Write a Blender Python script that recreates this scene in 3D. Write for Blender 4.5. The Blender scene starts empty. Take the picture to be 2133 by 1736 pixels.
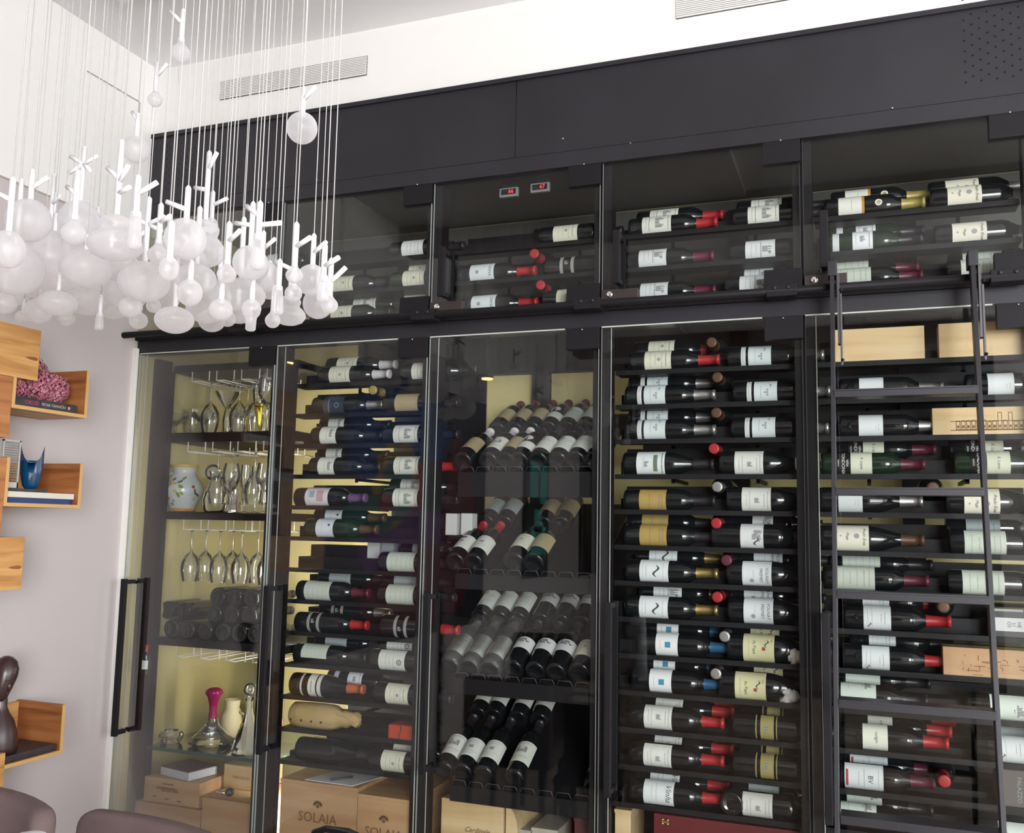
import bpy, bmesh, math, random
from mathutils import Vector, Matrix
random.seed(7)
S = bpy.context.scene
COL = S.collection
R = math.radians
# ------------------------------------------------------------------ camera
FPX = 1957.4
YAW, PIT, ROL = R(-20.783), R(6.639), R(1.118)
CAM = Vector((0.0, -3.0, 1.5))
_f = Vector((math.sin(YAW)*math.cos(PIT), math.cos(YAW)*math.cos(PIT), math.sin(PIT)))
_r = Vector((math.cos(YAW), -math.sin(YAW), 0)); _u = _r.cross(_f)
CR = math.cos(ROL)*_r + math.sin(ROL)*_u
CU = -math.sin(ROL)*_r + math.cos(ROL)*_u
CF = _f
cd = bpy.data.cameras.new('camera'); cam = bpy.data.objects.new('camera', cd); COL.objects.link(cam)
cd.sensor_fit = 'HORIZONTAL'; cd.sensor_width = 36.0; cd.lens = 36.0*FPX/2133.0
cd.clip_start = 0.02; cd.clip_end = 100
cam.matrix_world = Matrix(((CR.x, CU.x, -CF.x, CAM.x), (CR.y, CU.y, -CF.y, CAM.y), (CR.z, CU.z, -CF.z, CAM.z), (0, 0, 0, 1)))
S.camera = cam
# ------------------------------------------------------------------ world, exposure
w = bpy.data.worlds.new('world'); S.world = w; w.use_nodes = True
bg = w.node_tree.nodes['Background']; bg.inputs[0].default_value = (0.86, 0.92, 1.0, 1); bg.inputs[1].default_value = 1.2
S.view_settings.view_transform = 'Standard'; S.view_settings.look = 'None'
S.view_settings.exposure = 0.0; S.view_settings.gamma = 1.0
try:
    S.view_settings.use_curve_mapping = False
    S.cycles.transparent_max_bounces = 40; S.cycles.max_bounces = 10
    S.cycles.caustics_reflective = False; S.cycles.caustics_refractive = False
except Exception: pass
def area(name, loc, rot, sx, sy, power, col=(1, 1, 1)):
    l = bpy.data.lights.new(name, 'AREA'); l.shape = 'RECTANGLE'; l.size = sx; l.size_y = sy; l.energy = power; l.color = col
    o = bpy.data.objects.new(name, l); COL.objects.link(o); o.location = loc; o.rotation_euler = rot
    return o
# daylight at the room's window openings (right wall and the wall behind the camera)
area('daylight_right', (4.94, -2.6, 1.7), (0, R(90), 0), 2.4, 4.2, 165, (0.95, 0.97, 1.0))
area('daylight_rear', (3.25, -7.2, 1.75), (R(90), 0, 0), 3.1, 2.7, 590, (0.95, 0.97, 1.0))
# unseen warm fill lights, added to brighten the olive interior: behind the bottle racks washing the rear wall, and on the right upright of the stemware bay
for x_ in (-2.07, -1.462, -.826, -.174):
    area('cabinet_fill_light', (x_, .36, 1.55), (R(90), 0, 0), .02, 1.9, .5, (1.0, 0.93, 0.80))
area('stemware_fill_light', (-2.15, .25, 1.15), (R(90), 0, R(35)), .012, 1.9, 12.0, (1.0, 0.93, 0.80))
def ray(px, py):
    return CR*((px-1066.5)/FPX) - CU*((py-868.0)/FPX) + CF
def at(px, py, Y=0.0):
    d = ray(px, py); return CAM + d*((Y-CAM.y)/d.y)
def atx(px, py, X):
    d = ray(px, py); return CAM + d*((X-CAM.x)/d.x)
def depth(P): return (Vector(P)-CAM).dot(CF)
def proj(P):
    v = Vector(P)-CAM; return 1066.5+FPX*v.dot(CR)/v.dot(CF), 868-FPX*v.dot(CU)/v.dot(CF)
# ------------------------------------------------------------------ materials
MATS = {}
def mat(name, col, rough=0.6, metal=0.0, spec=0.5, bump=0.0, bscale=60, vary=0.0, vscale=8, emit=None, stretch=None, coat=0):
    if name in MATS: return MATS[name]
    m = bpy.data.materials.new(name); m.use_nodes = True; nt = m.node_tree; b = nt.nodes['Principled BSDF']
    b.inputs['Base Color'].default_value = (*col, 1); b.inputs['Roughness'].default_value = rough
    b.inputs['Metallic'].default_value = metal; b.inputs['Specular IOR Level'].default_value = spec
    if coat: b.inputs['Coat Weight'].default_value = coat; b.inputs['Coat Roughness'].default_value = 0.05
    if emit: b.inputs['Emission Color'].default_value = (*emit[:3], 1); b.inputs['Emission Strength'].default_value = emit[3]
    if vary or bump:
        tc = nt.nodes.new('ShaderNodeTexCoord'); mp = nt.nodes.new('ShaderNodeMapping'); nt.links.new(tc.outputs['Object'], mp.inputs[0])
        if stretch: mp.inputs['Scale'].default_value = stretch
        if vary:
            n = nt.nodes.new('ShaderNodeTexNoise'); n.inputs['Scale'].default_value = vscale; n.inputs['Detail'].default_value = 5; nt.links.new(mp.outputs[0], n.inputs['Vector'])
            r = nt.nodes.new('ShaderNodeValToRGB'); r.color_ramp.elements[0].position = 0.3; r.color_ramp.elements[1].position = 0.7
            r.color_ramp.elements[0].color = (*[c*(1-vary) for c in col], 1); r.color_ramp.elements[1].color = (*[min(1, c*(1+vary*0.5)) for c in col], 1)
            nt.links.new(n.outputs[0], r.inputs[0]); nt.links.new(r.outputs[0], b.inputs['Base Color'])
        if bump:
            n2 = nt.nodes.new('ShaderNodeTexNoise'); n2.inputs['Scale'].default_value = bscale; nt.links.new(mp.outputs[0], n2.inputs['Vector'])
            bp = nt.nodes.new('ShaderNodeBump'); bp.inputs['Strength'].default_value = bump; bp.inputs['Distance'].default_value = 0.01
            nt.links.new(n2.outputs[0], bp.inputs['Height']); nt.links.new(bp.outputs[0], b.inputs['Normal'])
    MATS[name] = m; return m
def wood(name, c1, c2, c3, axis='x', scale=1.0, rough=0.5, knots=0.5):
    if name in MATS: return MATS[name]
    m = bpy.data.materials.new(name); m.use_nodes = True; nt = m.node_tree; b = nt.nodes['Principled BSDF']; b.inputs['Roughness'].default_value = rough
    tc = nt.nodes.new('ShaderNodeTexCoord'); mp = nt.nodes.new('ShaderNodeMapping'); nt.links.new(tc.outputs['Object'], mp.inputs[0])
    s = {'x': (1.2, 16, 16), 'y': (16, 1.2, 16), 'z': (16, 16, 1.2)}[axis]
    mp.inputs['Scale'].default_value = tuple(v*scale for v in s)
    n = nt.nodes.new('ShaderNodeTexNoise'); n.inputs['Scale'].default_value = 1.6; n.inputs['Detail'].default_value = 6; n.inputs['Distortion'].default_value = knots
    nt.links.new(mp.outputs[0], n.inputs['Vector'])
    r = nt.nodes.new('ShaderNodeValToRGB'); e = r.color_ramp.elements; e[0].position = 0.3; e[0].color = (*c1, 1); e[1].position = 0.62; e[1].color = (*c3, 1)
    x = e.new(0.45); x.color = (*c2, 1)
    nt.links.new(n.outputs[0], r.inputs[0]); nt.links.new(r.outputs[0], b.inputs['Base Color'])
    MATS[name] = m; return m
def thinglass(name, tint=(1, 1, 1), refl=1.0, rough=0.0, body=None, bodyfac=0.0):
    if name in MATS: return MATS[name]
    m = bpy.data.materials.new(name); m.use_nodes = True; nt = m.node_tree; nt.nodes.clear()
    o = nt.nodes.new('ShaderNodeOutputMaterial'); t = nt.nodes.new('ShaderNodeBsdfTransparent'); t.inputs[0].default_value = (*tint, 1)
    g = nt.nodes.new('ShaderNodeBsdfGlossy'); g.inputs['Roughness'].default_value = rough; g.inputs[0].default_value = (1, 1, 1, 1)
    f = nt.nodes.new('ShaderNodeFresnel'); f.inputs[0].default_value = 1.45
    mu = nt.nodes.new('ShaderNodeMath'); mu.operation = 'MULTIPLY'; mu.inputs[1].default_value = refl; mu.use_clamp = True
    mx = nt.nodes.new('ShaderNodeMixShader'); nt.links.new(f.outputs[0], mu.inputs[0]); nt.links.new(mu.outputs[0], mx.inputs[0])
    src = t.outputs[0]
    if body:
        d = nt.nodes.new('ShaderNodeBsdfDiffuse'); d.inputs[0].default_value = (*body, 1)
        m2 = nt.nodes.new('ShaderNodeMixShader'); m2.inputs[0].default_value = bodyfac; nt.links.new(t.outputs[0], m2.inputs[1]); nt.links.new(d.outputs[0], m2.inputs[2]); src = m2.outputs[0]
    nt.links.new(src, mx.inputs[1]); nt.links.new(g.outputs[0], mx.inputs[2]); nt.links.new(mx.outputs[0], o.inputs[0])
    MATS[name] = m; return m
def frosted(name):
    m = bpy.data.materials.new(name); m.use_nodes = True; nt = m.node_tree; nt.nodes.clear()
    o = nt.nodes.new('ShaderNodeOutputMaterial'); t = nt.nodes.new('ShaderNodeBsdfTransparent')
    d = nt.nodes.new('ShaderNodeBsdfDiffuse'); d.inputs[0].default_value = (0.93, 0.92, 0.94, 1)
    tr = nt.nodes.new('ShaderNodeBsdfTranslucent'); tr.inputs[0].default_value = (0.95, 0.94, 0.96, 1)
    a = nt.nodes.new('ShaderNodeMixShader'); a.inputs[0].default_value = 0.62; nt.links.new(d.outputs[0], a.inputs[1]); nt.links.new(tr.outputs[0], a.inputs[2])
    g = nt.nodes.new('ShaderNodeBsdfGlossy'); g.inputs['Roughness'].default_value = 0.3
    a2 = nt.nodes.new('ShaderNodeMixShader'); a2.inputs[0].default_value = 0.06; nt.links.new(a.outputs[0], a2.inputs[1]); nt.links.new(g.outputs[0], a2.inputs[2])
    lw = nt.nodes.new('ShaderNodeLayerWeight'); lw.inputs[0].default_value = 0.35
    mr = nt.nodes.new('ShaderNodeMapRange'); mr.inputs[1].default_value = 0; mr.inputs[2].default_value = 0.9; mr.inputs[3].default_value = 0.42; mr.inputs[4].default_value = 1.0
    nt.links.new(lw.outputs['Facing'], mr.inputs[0])
    em = nt.nodes.new('ShaderNodeEmission'); em.inputs[0].default_value = (1, .985, .99, 1); em.inputs[1].default_value = 0.07   # faint glow added to brighten the frosted glass
    ad = nt.nodes.new('ShaderNodeAddShader'); nt.links.new(a2.outputs[0], ad.inputs[0]); nt.links.new(em.outputs[0], ad.inputs[1])
    mx = nt.nodes.new('ShaderNodeMixShader'); nt.links.new(mr.outputs[0], mx.inputs[0]); nt.links.new(t.outputs[0], mx.inputs[1]); nt.links.new(ad.outputs[0], mx.inputs[2])
    nt.links.new(mx.outputs[0], o.inputs[0]); return m
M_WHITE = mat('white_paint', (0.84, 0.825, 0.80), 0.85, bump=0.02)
M_LWALL = mat('greige_wall', (0.57, 0.52, 0.51), 0.85, bump=0.02)  # left wall in an even tone, greyer and pinker than its upper part
M_CEIL = mat('ceiling_paint', (0.84, 0.845, 0.865), 0.9)
M_OLIVE = mat('olive_paint', (0.60, 0.52, 0.25), 0.8, vary=0.12, vscale=2)
M_BLACK = mat('blackened_steel', (0.021, 0.0195, 0.025), 0.42, spec=0.4, vary=0.25, vscale=3, bump=0.03, bscale=20)
M_BLACK2 = mat('black_powder_coat', (0.010, 0.009, 0.011), 0.55, spec=0.2)
M_SHELF = mat('dark_rack_steel', (0.008, 0.008, 0.010), 0.5, spec=0.25)
M_STEEL = mat('brushed_steel', (0.45, 0.45, 0.47), 0.3, metal=1.0)
M_CHROME = mat('chrome', (0.85, 0.85, 0.87), 0.12, metal=1.0)
M_EDGE = mat('glass_edge', (0.50, 0.54, 0.50), 0.2, spec=0.8)
M_PANE = thinglass('clear_pane', (0.965, 0.975, 0.97), 0.58)
M_GLASS = thinglass('stemware_glass', (0.97, 0.98, 0.97), 2.4, 0.02, (0.8, 0.8, 0.8), 0.05)
M_GSHELF = thinglass('green_glass', (0.70, 0.80, 0.72), 1.5, 0.0, (0.1, 0.2, 0.17), 0.25)
M_FROST = frosted('frosted_glass')
M_STEM = mat('white_enamel', (0.86, 0.86, 0.87), 0.4)
M_WIRE = mat('pendant_wire', (0.62, 0.61, 0.60), 0.4)
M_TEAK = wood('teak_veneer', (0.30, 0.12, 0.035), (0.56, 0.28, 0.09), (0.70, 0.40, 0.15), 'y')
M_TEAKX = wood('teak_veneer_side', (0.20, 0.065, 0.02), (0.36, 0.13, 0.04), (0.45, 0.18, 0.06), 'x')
M_TEAKSHADE = wood('teak_veneer_shade', (0.24, 0.08, 0.03), (0.42, 0.17, 0.06), (0.52, 0.24, 0.09), 'y')  # teak with shade darkened into its colour, for the left-edge boxes
M_PINE = wood('pine_crate', (0.60, 0.40, 0.17), (0.72, 0.52, 0.27), (0.78, 0.60, 0.34), 'x', 0.7)
M_CRATE = wood('reddish_crate', (0.47, 0.26, 0.12), (0.55, 0.33, 0.16), (0.62, 0.40, 0.22), 'x', 0.6)
M_FLOOR = wood('floor_boards', (0.28, 0.20, 0.14), (0.36, 0.27, 0.19), (0.42, 0.33, 0.25), 'y', 0.5, 0.35)
M_CARD = mat('brown_cardboard', (0.33, 0.22, 0.13), 0.85)
M_BURN = mat('branding_ink', (0.22, 0.11, 0.05), 0.8)
M_INK = mat('label_ink', (0.07, 0.07, 0.08), 0.7)
M_GREYINK = mat('grey_label_ink', (0.36, 0.37, 0.37), 0.7)
M_SOFT = mat('engraving_ink', (0.24, 0.25, 0.24), 0.7)
M_WINK = mat('white_label_ink', (0.8, 0.8, 0.8), 0.6)
M_BOTTLE = mat('dark_bottle_glass', (0.008, 0.010, 0.012), 0.06, spec=0.6)
M_BGREEN = mat('green_bottle_glass', (0.012, 0.026, 0.014), 0.06, spec=0.6)
M_FABRIC = mat('taupe_fabric', (0.17, 0.125, 0.12), 0.95, spec=0.15, bump=0.25, bscale=400)
CAPS = {k: mat(k+'_capsule', c, r, me) for k, (c, r, me) in dict(red=((0.42, 0.025, 0.03), 0.35, 0.0), gold=((0.55, 0.40, 0.15), 0.3, 0.8),
    silver=((0.55, 0.54, 0.54), 0.3, 0.8), blue=((0.02, 0.10, 0.20), 0.35, 0.0), black=((0.02, 0.018, 0.022), 0.35, 0.0), yellow=((0.42, 0.33, 0.10), 0.4, 0.2),
    orange=((0.50, 0.13, 0.05), 0.4, 0.0), burgundy=((0.12, 0.02, 0.04), 0.35, 0.0), brown=((0.12, 0.06, 0.03), 0.4, 0.2), purple=((0.16, 0.08, 0.20), 0.4, 0.0), white=((0.7, 0.68, 0.68), 0.5, 0.0)).items()}
# ------------------------------------------------------------------ mesh helpers
def obj(name, me, m=None, parent=None, loc=None):
    if isinstance(me, bmesh.types.BMesh):
        bm = me; me = bpy.data.meshes.new(name); bm.to_mesh(me); bm.free()
        if m is not None:
            for k in (m if isinstance(m, (list, tuple)) else [m]): me.materials.append(k)
    o = bpy.data.objects.new(name, me); COL.objects.link(o)
    if parent is not None: o.parent = parent
    if loc is not None: o.location = loc
    return o
def tag(o, label, cat, group=None, kind=None):
    o['label'] = label; o['category'] = cat
    if group: o['group'] = group
    if kind: o['kind'] = kind
    return o
def empty(name, loc=(0, 0, 0), rot=(0, 0, 0)):
    o = bpy.data.objects.new(name, None); COL.objects.link(o); o.location = loc; o.rotation_euler = rot; o.empty_display_size = 0.05
    return o
def struct(name, bm, m):
    o = obj(name, bm, m); o['kind'] = 'structure'; return o
def box(bm, a, b, mi=0, bev=0.0):
    x0, x1 = sorted((a[0], b[0])); y0, y1 = sorted((a[1], b[1])); z0, z1 = sorted((a[2], b[2]))
    vs = [bm.verts.new(p) for p in ((x0, y0, z0), (x1, y0, z0), (x1, y1, z0), (x0, y1, z0), (x0, y0, z1), (x1, y0, z1), (x1, y1, z1), (x0, y1, z1))]
    fs = [bm.faces.new([vs[i] for i in f]) for f in ((0, 3, 2, 1), (4, 5, 6, 7), (0, 1, 5, 4), (1, 2, 6, 5), (2, 3, 7, 6), (3, 0, 4, 7))]
    for f in fs: f.material_index = mi
    if bev:
        es = set(e for f in fs for e in f.edges)
        bmesh.ops.bevel(bm, geom=list(es), offset=bev, segments=2, affect='EDGES', profile=0.6)
    return fs
def nb(*args, **kw):
    bm = bmesh.new(); box(bm, *args, **kw); return bm
def obox(bm, M, sx, sy, sz, bev=0):
    n = len(bm.verts); t = bmesh.new(); box(t, (-sx/2, -sy/2, -sz/2), (sx/2, sy/2, sz/2), bev=bev); t.transform(M)
    tmp = bpy.data.meshes.new('t'); t.to_mesh(tmp); t.free(); bm.from_mesh(tmp); bpy.data.meshes.remove(tmp)
def lathe(bm, prof, seg=24, M=None, smooth=True, mi=0, sx=1, sy=1):
    rings = []
    for r, z in prof:
        if r < 1e-6:
            rings.append([bm.verts.new((0, 0, z))])
        else:
            rings.append([bm.verts.new((sx*r*math.cos(2*math.pi*i/seg), sy*r*math.sin(2*math.pi*i/seg), z)) for i in range(seg)])
    for a, b in zip(rings, rings[1:]):
        for i in range(seg):
            j = (i+1) % seg
            if len(a) == 1 and len(b) == 1: continue
            if len(a) == 1: f = bm.faces.new((a[0], b[j], b[i])) if False else bm.faces.new((a[0], b[i], b[j]))
            elif len(b) == 1: f = bm.faces.new((a[i], b[0], a[j]))
            else: f = bm.faces.new((a[i], b[i], b[j], a[j]))
            f.smooth = smooth; f.material_index = mi
    vs = [v for rg in rings for v in rg]
    if M is not None: bmesh.ops.transform(bm, matrix=M, verts=vs)
    bmesh.ops.recalc_face_normals(bm, faces=list(set(f for v in vs for f in v.link_faces)))
    return vs
def tube(bm, pts, r, seg=8, cap=True, smooth=True, mi=0):
    pts = [Vector(p) for p in pts]; rings = []; n = len(pts); prev = None
    for i, p in enumerate(pts):
        if i == 0: d = pts[1]-p
        elif i == n-1: d = p-pts[i-1]
        else: d = (pts[i+1]-p).normalized()+(p-pts[i-1]).normalized()
        d.normalize()
        if prev is None:
            up = Vector((0, 0, 1)) if abs(d.z) < 0.9 else Vector((1, 0, 0)); a = d.cross(up).normalized()
        else:
            a = (prev - d*prev.dot(d)).normalized()
        prev = a; b = d.cross(a); rr = r[i] if isinstance(r, (list, tuple)) else r
        rings.append([bm.verts.new(p+rr*(math.cos(t)*a+math.sin(t)*b)) for t in [2*math.pi*k/seg for k in range(seg)]])
    for A, B in zip(rings, rings[1:]):
        for i in range(seg):
            f = bm.faces.new((A[i], A[(i+1) % seg], B[(i+1) % seg], B[i])); f.smooth = smooth; f.material_index = mi
    if cap:
        f = bm.faces.new(rings[0][::-1]); f.material_index = mi
        f = bm.faces.new(rings[-1]); f.material_index = mi
def sph(bm, c, r, seg=16, sz=1.0, sx=1.0, mi=0):
    prof = [(r*math.sin(math.pi*i/(seg//2+2)), -sz*r*math.cos(math.pi*i/(seg//2+2))) for i in range(seg//2+3)]
    prof[0] = (0, -sz*r); prof[-1] = (0, sz*r)
    lathe(bm, prof, seg, Matrix.Translation(c), mi=mi, sx=sx)
_tc = {}
def text_mesh(txt, size, italic=False):
    """flat text as verts/faces (cached), centred"""
    key = (txt, italic)
    if key not in _tc:
        cu = bpy.data.curves.new('t', 'FONT'); cu.body = txt; cu.size = 1.0; cu.align_x = 'CENTER'; cu.align_y = 'CENTER'; cu.resolution_u = 2
        if italic: cu.shear = 0.4
        o = bpy.data.objects.new('t', cu); COL.objects.link(o)
        dg = bpy.context.evaluated_depsgraph_get(); me = bpy.data.meshes.new_from_object(o.evaluated_get(dg))
        _tc[key] = ([tuple(v.co) for v in me.vertices], [tuple(p.vertices) for p in me.polygons])
        bpy.data.objects.remove(o); bpy.data.curves.remove(cu); bpy.data.meshes.remove(me)
    v, f = _tc[key]; return [(x*size, y*size) for x, y, z in v], f
def add_flat(bm, txt, size, fn, italic=False, mi=0):
    v, f = text_mesh(txt, size, italic); vs = [bm.verts.new(fn(x, y)) for x, y in v]
    for p in f:
        try: bm.faces.new([vs[i] for i in p]).material_index = mi
        except ValueError: pass
def text_on(name, txt, size, o, ux, uy, m, parent, italic=False):
    """text lying on a plane; o = centre, ux = reading direction, uy = up"""
    bm = bmesh.new(); o = Vector(o); ux = Vector(ux); uy = Vector(uy); lines = txt.split('\n')
    for i, t in enumerate(lines):
        add_flat(bm, t, size, lambda x, y: o+ux*x+uy*(y+((len(lines)-1)/2-i)*size*1.1), italic)
    return obj(name, bm, m, parent)
ORD = ['zeroth', 'first', 'second', 'third', 'fourth', 'fifth', 'sixth', 'seventh', 'eighth', 'ninth', 'tenth', 'eleventh', 'twelfth', 'thirteenth', 'fourteenth', 'fifteenth', 'sixteenth', 'seventeenth', 'eighteenth', 'nineteenth', 'twentieth',
       'twenty-first', 'twenty-second', 'twenty-third', 'twenty-fourth', 'twenty-fifth', 'twenty-sixth', 'twenty-seventh', 'twenty-eighth', 'twenty-ninth', 'thirtieth']
# ------------------------------------------------------------------ the room
XL, XR, YB, ZC = -2.79, 5.0, -7.5, 3.39
CD = 0.66                      # cabinet depth
ZT, ZG, ZM, ZL = 3.095, 2.74, 2.256, 2.165   # top of black fascia, top of upper glass, bottom of upper glass, top of lower glass
CX1 = 1.1
struct('floor', nb((XL-.1, YB-.1, -.1), (XR+.1, CD+.1, 0)), M_FLOOR)
struct('ceiling', nb((XL-.1, YB-.1, ZC), (XR+.1, 0.1, ZC+.1)), M_CEIL)
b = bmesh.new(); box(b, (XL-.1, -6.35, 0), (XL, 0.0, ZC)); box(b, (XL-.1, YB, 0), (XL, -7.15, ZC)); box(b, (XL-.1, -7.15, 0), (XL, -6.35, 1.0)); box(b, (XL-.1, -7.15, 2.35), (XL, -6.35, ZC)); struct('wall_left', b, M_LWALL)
b = bmesh.new(); box(b, (XL-.1, 0.0, 0), (XL, CD, ZT)); struct('wall_left_recess', b, M_OLIVE)
b = bmesh.new(); box(b, (XL-.1, 0, ZT), (XR, 0.1, ZC)); box(b, (CX1, 0, 0), (XR, 0.1, ZT)); struct('wall_back', b, M_WHITE)
struct('wall_back_recess', nb((XL-.1, CD, 0), (CX1+.1, CD+.1, ZT)), M_OLIVE)
# white upper part of the left wall, standing proud of the lower wall
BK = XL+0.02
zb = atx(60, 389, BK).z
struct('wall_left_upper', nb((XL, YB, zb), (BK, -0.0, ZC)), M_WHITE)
b = bmesh.new()
pa, pb, pc = atx(181, 148, BK), atx(292, 201, BK), atx(289, 240, BK)
box(b, (BK-.001, pa.y, pa.z-.0025), (BK+.0015, pb.y, pa.z+.0025)); box(b, (BK-.001, pb.y-.002, pc.z), (BK+.0015, pb.y+.002, pa.z))
struct('trim_1', b, mat('panel_joint', (0.35, 0.33, 0.31), 0.8))  # thin grey strips draw the access panel outline
b = bmesh.new(); box(b, (XL, -.018, 0.0), (XL+.016, 0.0, 2.19)); struct('trim_2', b, mat('white_gloss_trim', (0.85, 0.84, 0.80), 0.5))
M_REAR = mat('dark_walnut_wall', (0.06, 0.045, 0.04), 0.7, vary=.3, vscale=1.5)
struct('wall_behind', nb((XL-.1, YB-.1, 0), (1.2, YB, ZC)), M_REAR)
YW = -7.3
b = bmesh.new(); box(b, (1.2, YB-.1, 0), (1.3, YW-.1, ZC)); struct('wall_behind_return', b, M_REAR)
b = bmesh.new(); box(b, (1.2, YW-.1, 0), (XR, YW, .35)); box(b, (1.2, YW-.1, 3.1), (XR, YW, ZC)); box(b, (1.2, YW-.1, .35), (1.66, YW, 3.1)); box(b, (4.85, YW-.1, .35), (XR, YW, 3.1)); struct('wall_behind_window_side', b, M_WHITE)
b = bmesh.new(); box(b, (XR, YW-.1, 0), (XR+.1, 0.1, .45)); box(b, (XR, YW-.1, 2.95), (XR+.1, 0.1, ZC)); box(b, (XR, YW-.1, .45), (XR+.1, -4.8, 2.95)); box(b, (XR, -.5, .45), (XR+.1, .1, 2.95)); struct('wall_right', b, M_WHITE)
def window(n, p0, p1, axis):
    w_ = bmesh.new(); n_ = 4
    (x0, y0, z0), (x1, y1, z1) = p0, p1
    for i in range(n_+1):
        t = i/n_
        if axis == 'x': x = x0+(x1-x0)*t; box(w_, (x-.03, y0, z0), (x+.03, y1, z1))
        else: y = y0+(y1-y0)*t; box(w_, (x0, y-.03, z0), (x1, y+.03, z1))
    box(w_, (x0, y0, z0), (x1, y1, z0+.05)); box(w_, (x0, y0, z1-.05), (x1, y1, z1)); box(w_, (x0, y0, z0+(z1-z0)*.72), (x1, y1, z0+(z1-z0)*.72+.04))
    return struct('window_%d' % n, w_, M_BLACK2)
window(1, (1.66, YW-.06, .35), (4.85, YW-.02, 3.1), 'x')
window(2, (XR+.02, -4.8, .45), (XR+.06, -.5, 2.95), 'y')
window(3, (XL-.07, -7.15, 1.0), (XL-.03, -6.35, 2.35), 'y')
# pale building across the street, seen mirrored through the small window
t_ = struct('trim_9', nb((-9.2, -16, -1), (-9.0, -5, 7)), mat('facade_white', (.8, .8, .8), .8))
# dark ceiling beams behind the camera (seen mirrored in the upper panes)
for i, (y, wd) in enumerate(((-2.2, .22), (-4.2, .25), (-6.0, .25))):
    struct('trim_%d' % (3+i), nb((XL, y-wd, ZC-.16), (XR, y, ZC)), mat('beam_brown', (0.16, 0.12, 0.10), 0.7))

# air grilles high on the white wall
def grille(p, q, label):
    P, Q = Vector(p), Vector(q)
    t = empty('air_grille', (P.x, 0, P.z)); tag(t, label, 'vent', 'linear air grilles above the wine wall')
    L = Q.x-P.x; H = Q.z-P.z
    f = bmesh.new(); box(f, (0, -.004, 0), (L, .0, H)); obj('backing', f, mat('grille_dark', (0.05, 0.047, 0.045), 0.8), t)
    s = bmesh.new(); n = 12
    for i in range(n):
        z = H*(i+.5)/n; box(s, (0, -.010, z-H/n*.27), (L, -.003, z+H/n*.27))
    o = obj('slat_bank', s, M_WHITE, t); 
grille((-2.440, 0, 3.206), (-1.761, 0, 3.286), 'white slotted air grille above the pendants, left one of the two')
grille((-0.570, 0, 3.216), (0.11, 0, 3.296), 'white slotted air grille cut by the top edge of the photo')

# ------------------------------------------------------------------ cabinet carcass
BX = [-2.772, -2.108, -1.462, -0.826, -0.174, 0.478, 1.1]     # bay boundaries
_cabs = {}
ox = 0
def ctop(name, label, cat='cabinet'):
    t = empty(name, (0, 0, 0)); tag(t, label, cat); _cabs[name] = t; return t
ctop('steel_fascia', 'black steel fascia panels above the glass doors, with perforated ends', 'fascia')
ctop('cabinet_frame', 'black steel posts and middle beam between the glass doors', 'frame')
ctop('rear_rack_frame', 'black steel uprights against the olive rear wall of the cabinet', 'frame')
ctop('cabinet_roof', 'roof panel in veil grey closing the top of the wine cabinet', 'cabinet roof')
ctop('cabinet_deck', 'black base deck of the wine cabinet', 'base')
_where = dict(fascia_panel='steel_fascia', top_frame='steel_fascia', upper_rail='steel_fascia', perforation='steel_fascia', rivet='steel_fascia', middle_beam='cabinet_frame', beam_flange='cabinet_frame',
              front_post='cabinet_frame', left_side_post='cabinet_frame', rear_post='rear_rack_frame', rear_crossbar='rear_rack_frame', rear_lining='rear_rack_frame', roof_panel='cabinet_roof', deck_panel='cabinet_deck')
def cpart(name, bm, m, label=None):
    o = obj(name, bm, m, _cabs[_where[name]])
    if name == 'perforation': o['kind'] = 'stuff'
    return o
seam = at(1077, 250, 0).x
for x0, x1 in ((XL+.002, seam-.0015), (seam+.0015, CX1)):
    cpart('fascia_panel', nb((x0, -.012, ZG+.055), (x1, .02, ZT-.012)), M_BLACK)
cpart('top_frame', nb((XL, -.022, ZT-.016), (CX1, .02, ZT)), M_BLACK)
cpart('upper_rail', nb((XL, -.016, ZG-.002), (CX1, .05, ZG+.052)), M_BLACK)
def holes(x0, x1, z0, z1, hx, hz, r):
    b = bmesh.new(); k = 0; z = z0
    while z < z1:
        x = x0+(hx/2 if k % 2 else 0)
        while x < x1:
            lathe(b, [(0, 0), (r, 0)], 8, Matrix.Translation((x, -.0128, z)) @ Matrix.Rotation(R(90), 4, 'X'))
            x += hx
        z += hz/2; k += 1
    cpart('perforation', b, mat('hole_black', (0.001, 0.001, 0.001), 0.9))
A, B = at(2011, 176), at(2133, 55)
holes(A.x, A.x+.34, A.z, A.z+.27, .042, .033, .0035)
A = at(348, 392); holes(A.x, A.x+.155, A.z, A.z+.21, .034, .030, .0028)
for px, py in ((560, 383), (1175, 292), (1858, 229), (664, 377), (1315, 302)):
    b = bmesh.new(); P = at(px, py); lathe(b, [(0, 0), (.004, 0), (.003, .003), (0, .003)], 8, Matrix.Translation((P.x, -.0125, P.z)) @ Matrix.Rotation(R(90), 4, 'X')); cpart('rivet', b, M_STEEL)
cpart('middle_beam', nb((XL+.004, .004, ZL+.004), (CX1, .07, ZM-.004)), M_BLACK)
b = bmesh.new(); box(b, (XL+.004, -.014, ZM-.034), (CX1, .004, ZM-.010)); cpart('beam_flange', b, M_BLACK2)
cpart('roof_panel', nb((XL+.002, .05, ZG+.055), (CX1, CD-.002, ZG+.075)), mat('veil_grey', (0.075, 0.072, 0.065), .7))  # grey lifted to stand in for the reflected haze on the upper doors
cpart('deck_panel', nb((XL+.002, .0, .0), (CX1, CD-.002, .05)), M_BLACK2)
for x in BX[1:-1]:
    cpart('front_post', nb((x-.030, .016, .05), (x+.030, .075, ZG)), M_BLACK2)
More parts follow.
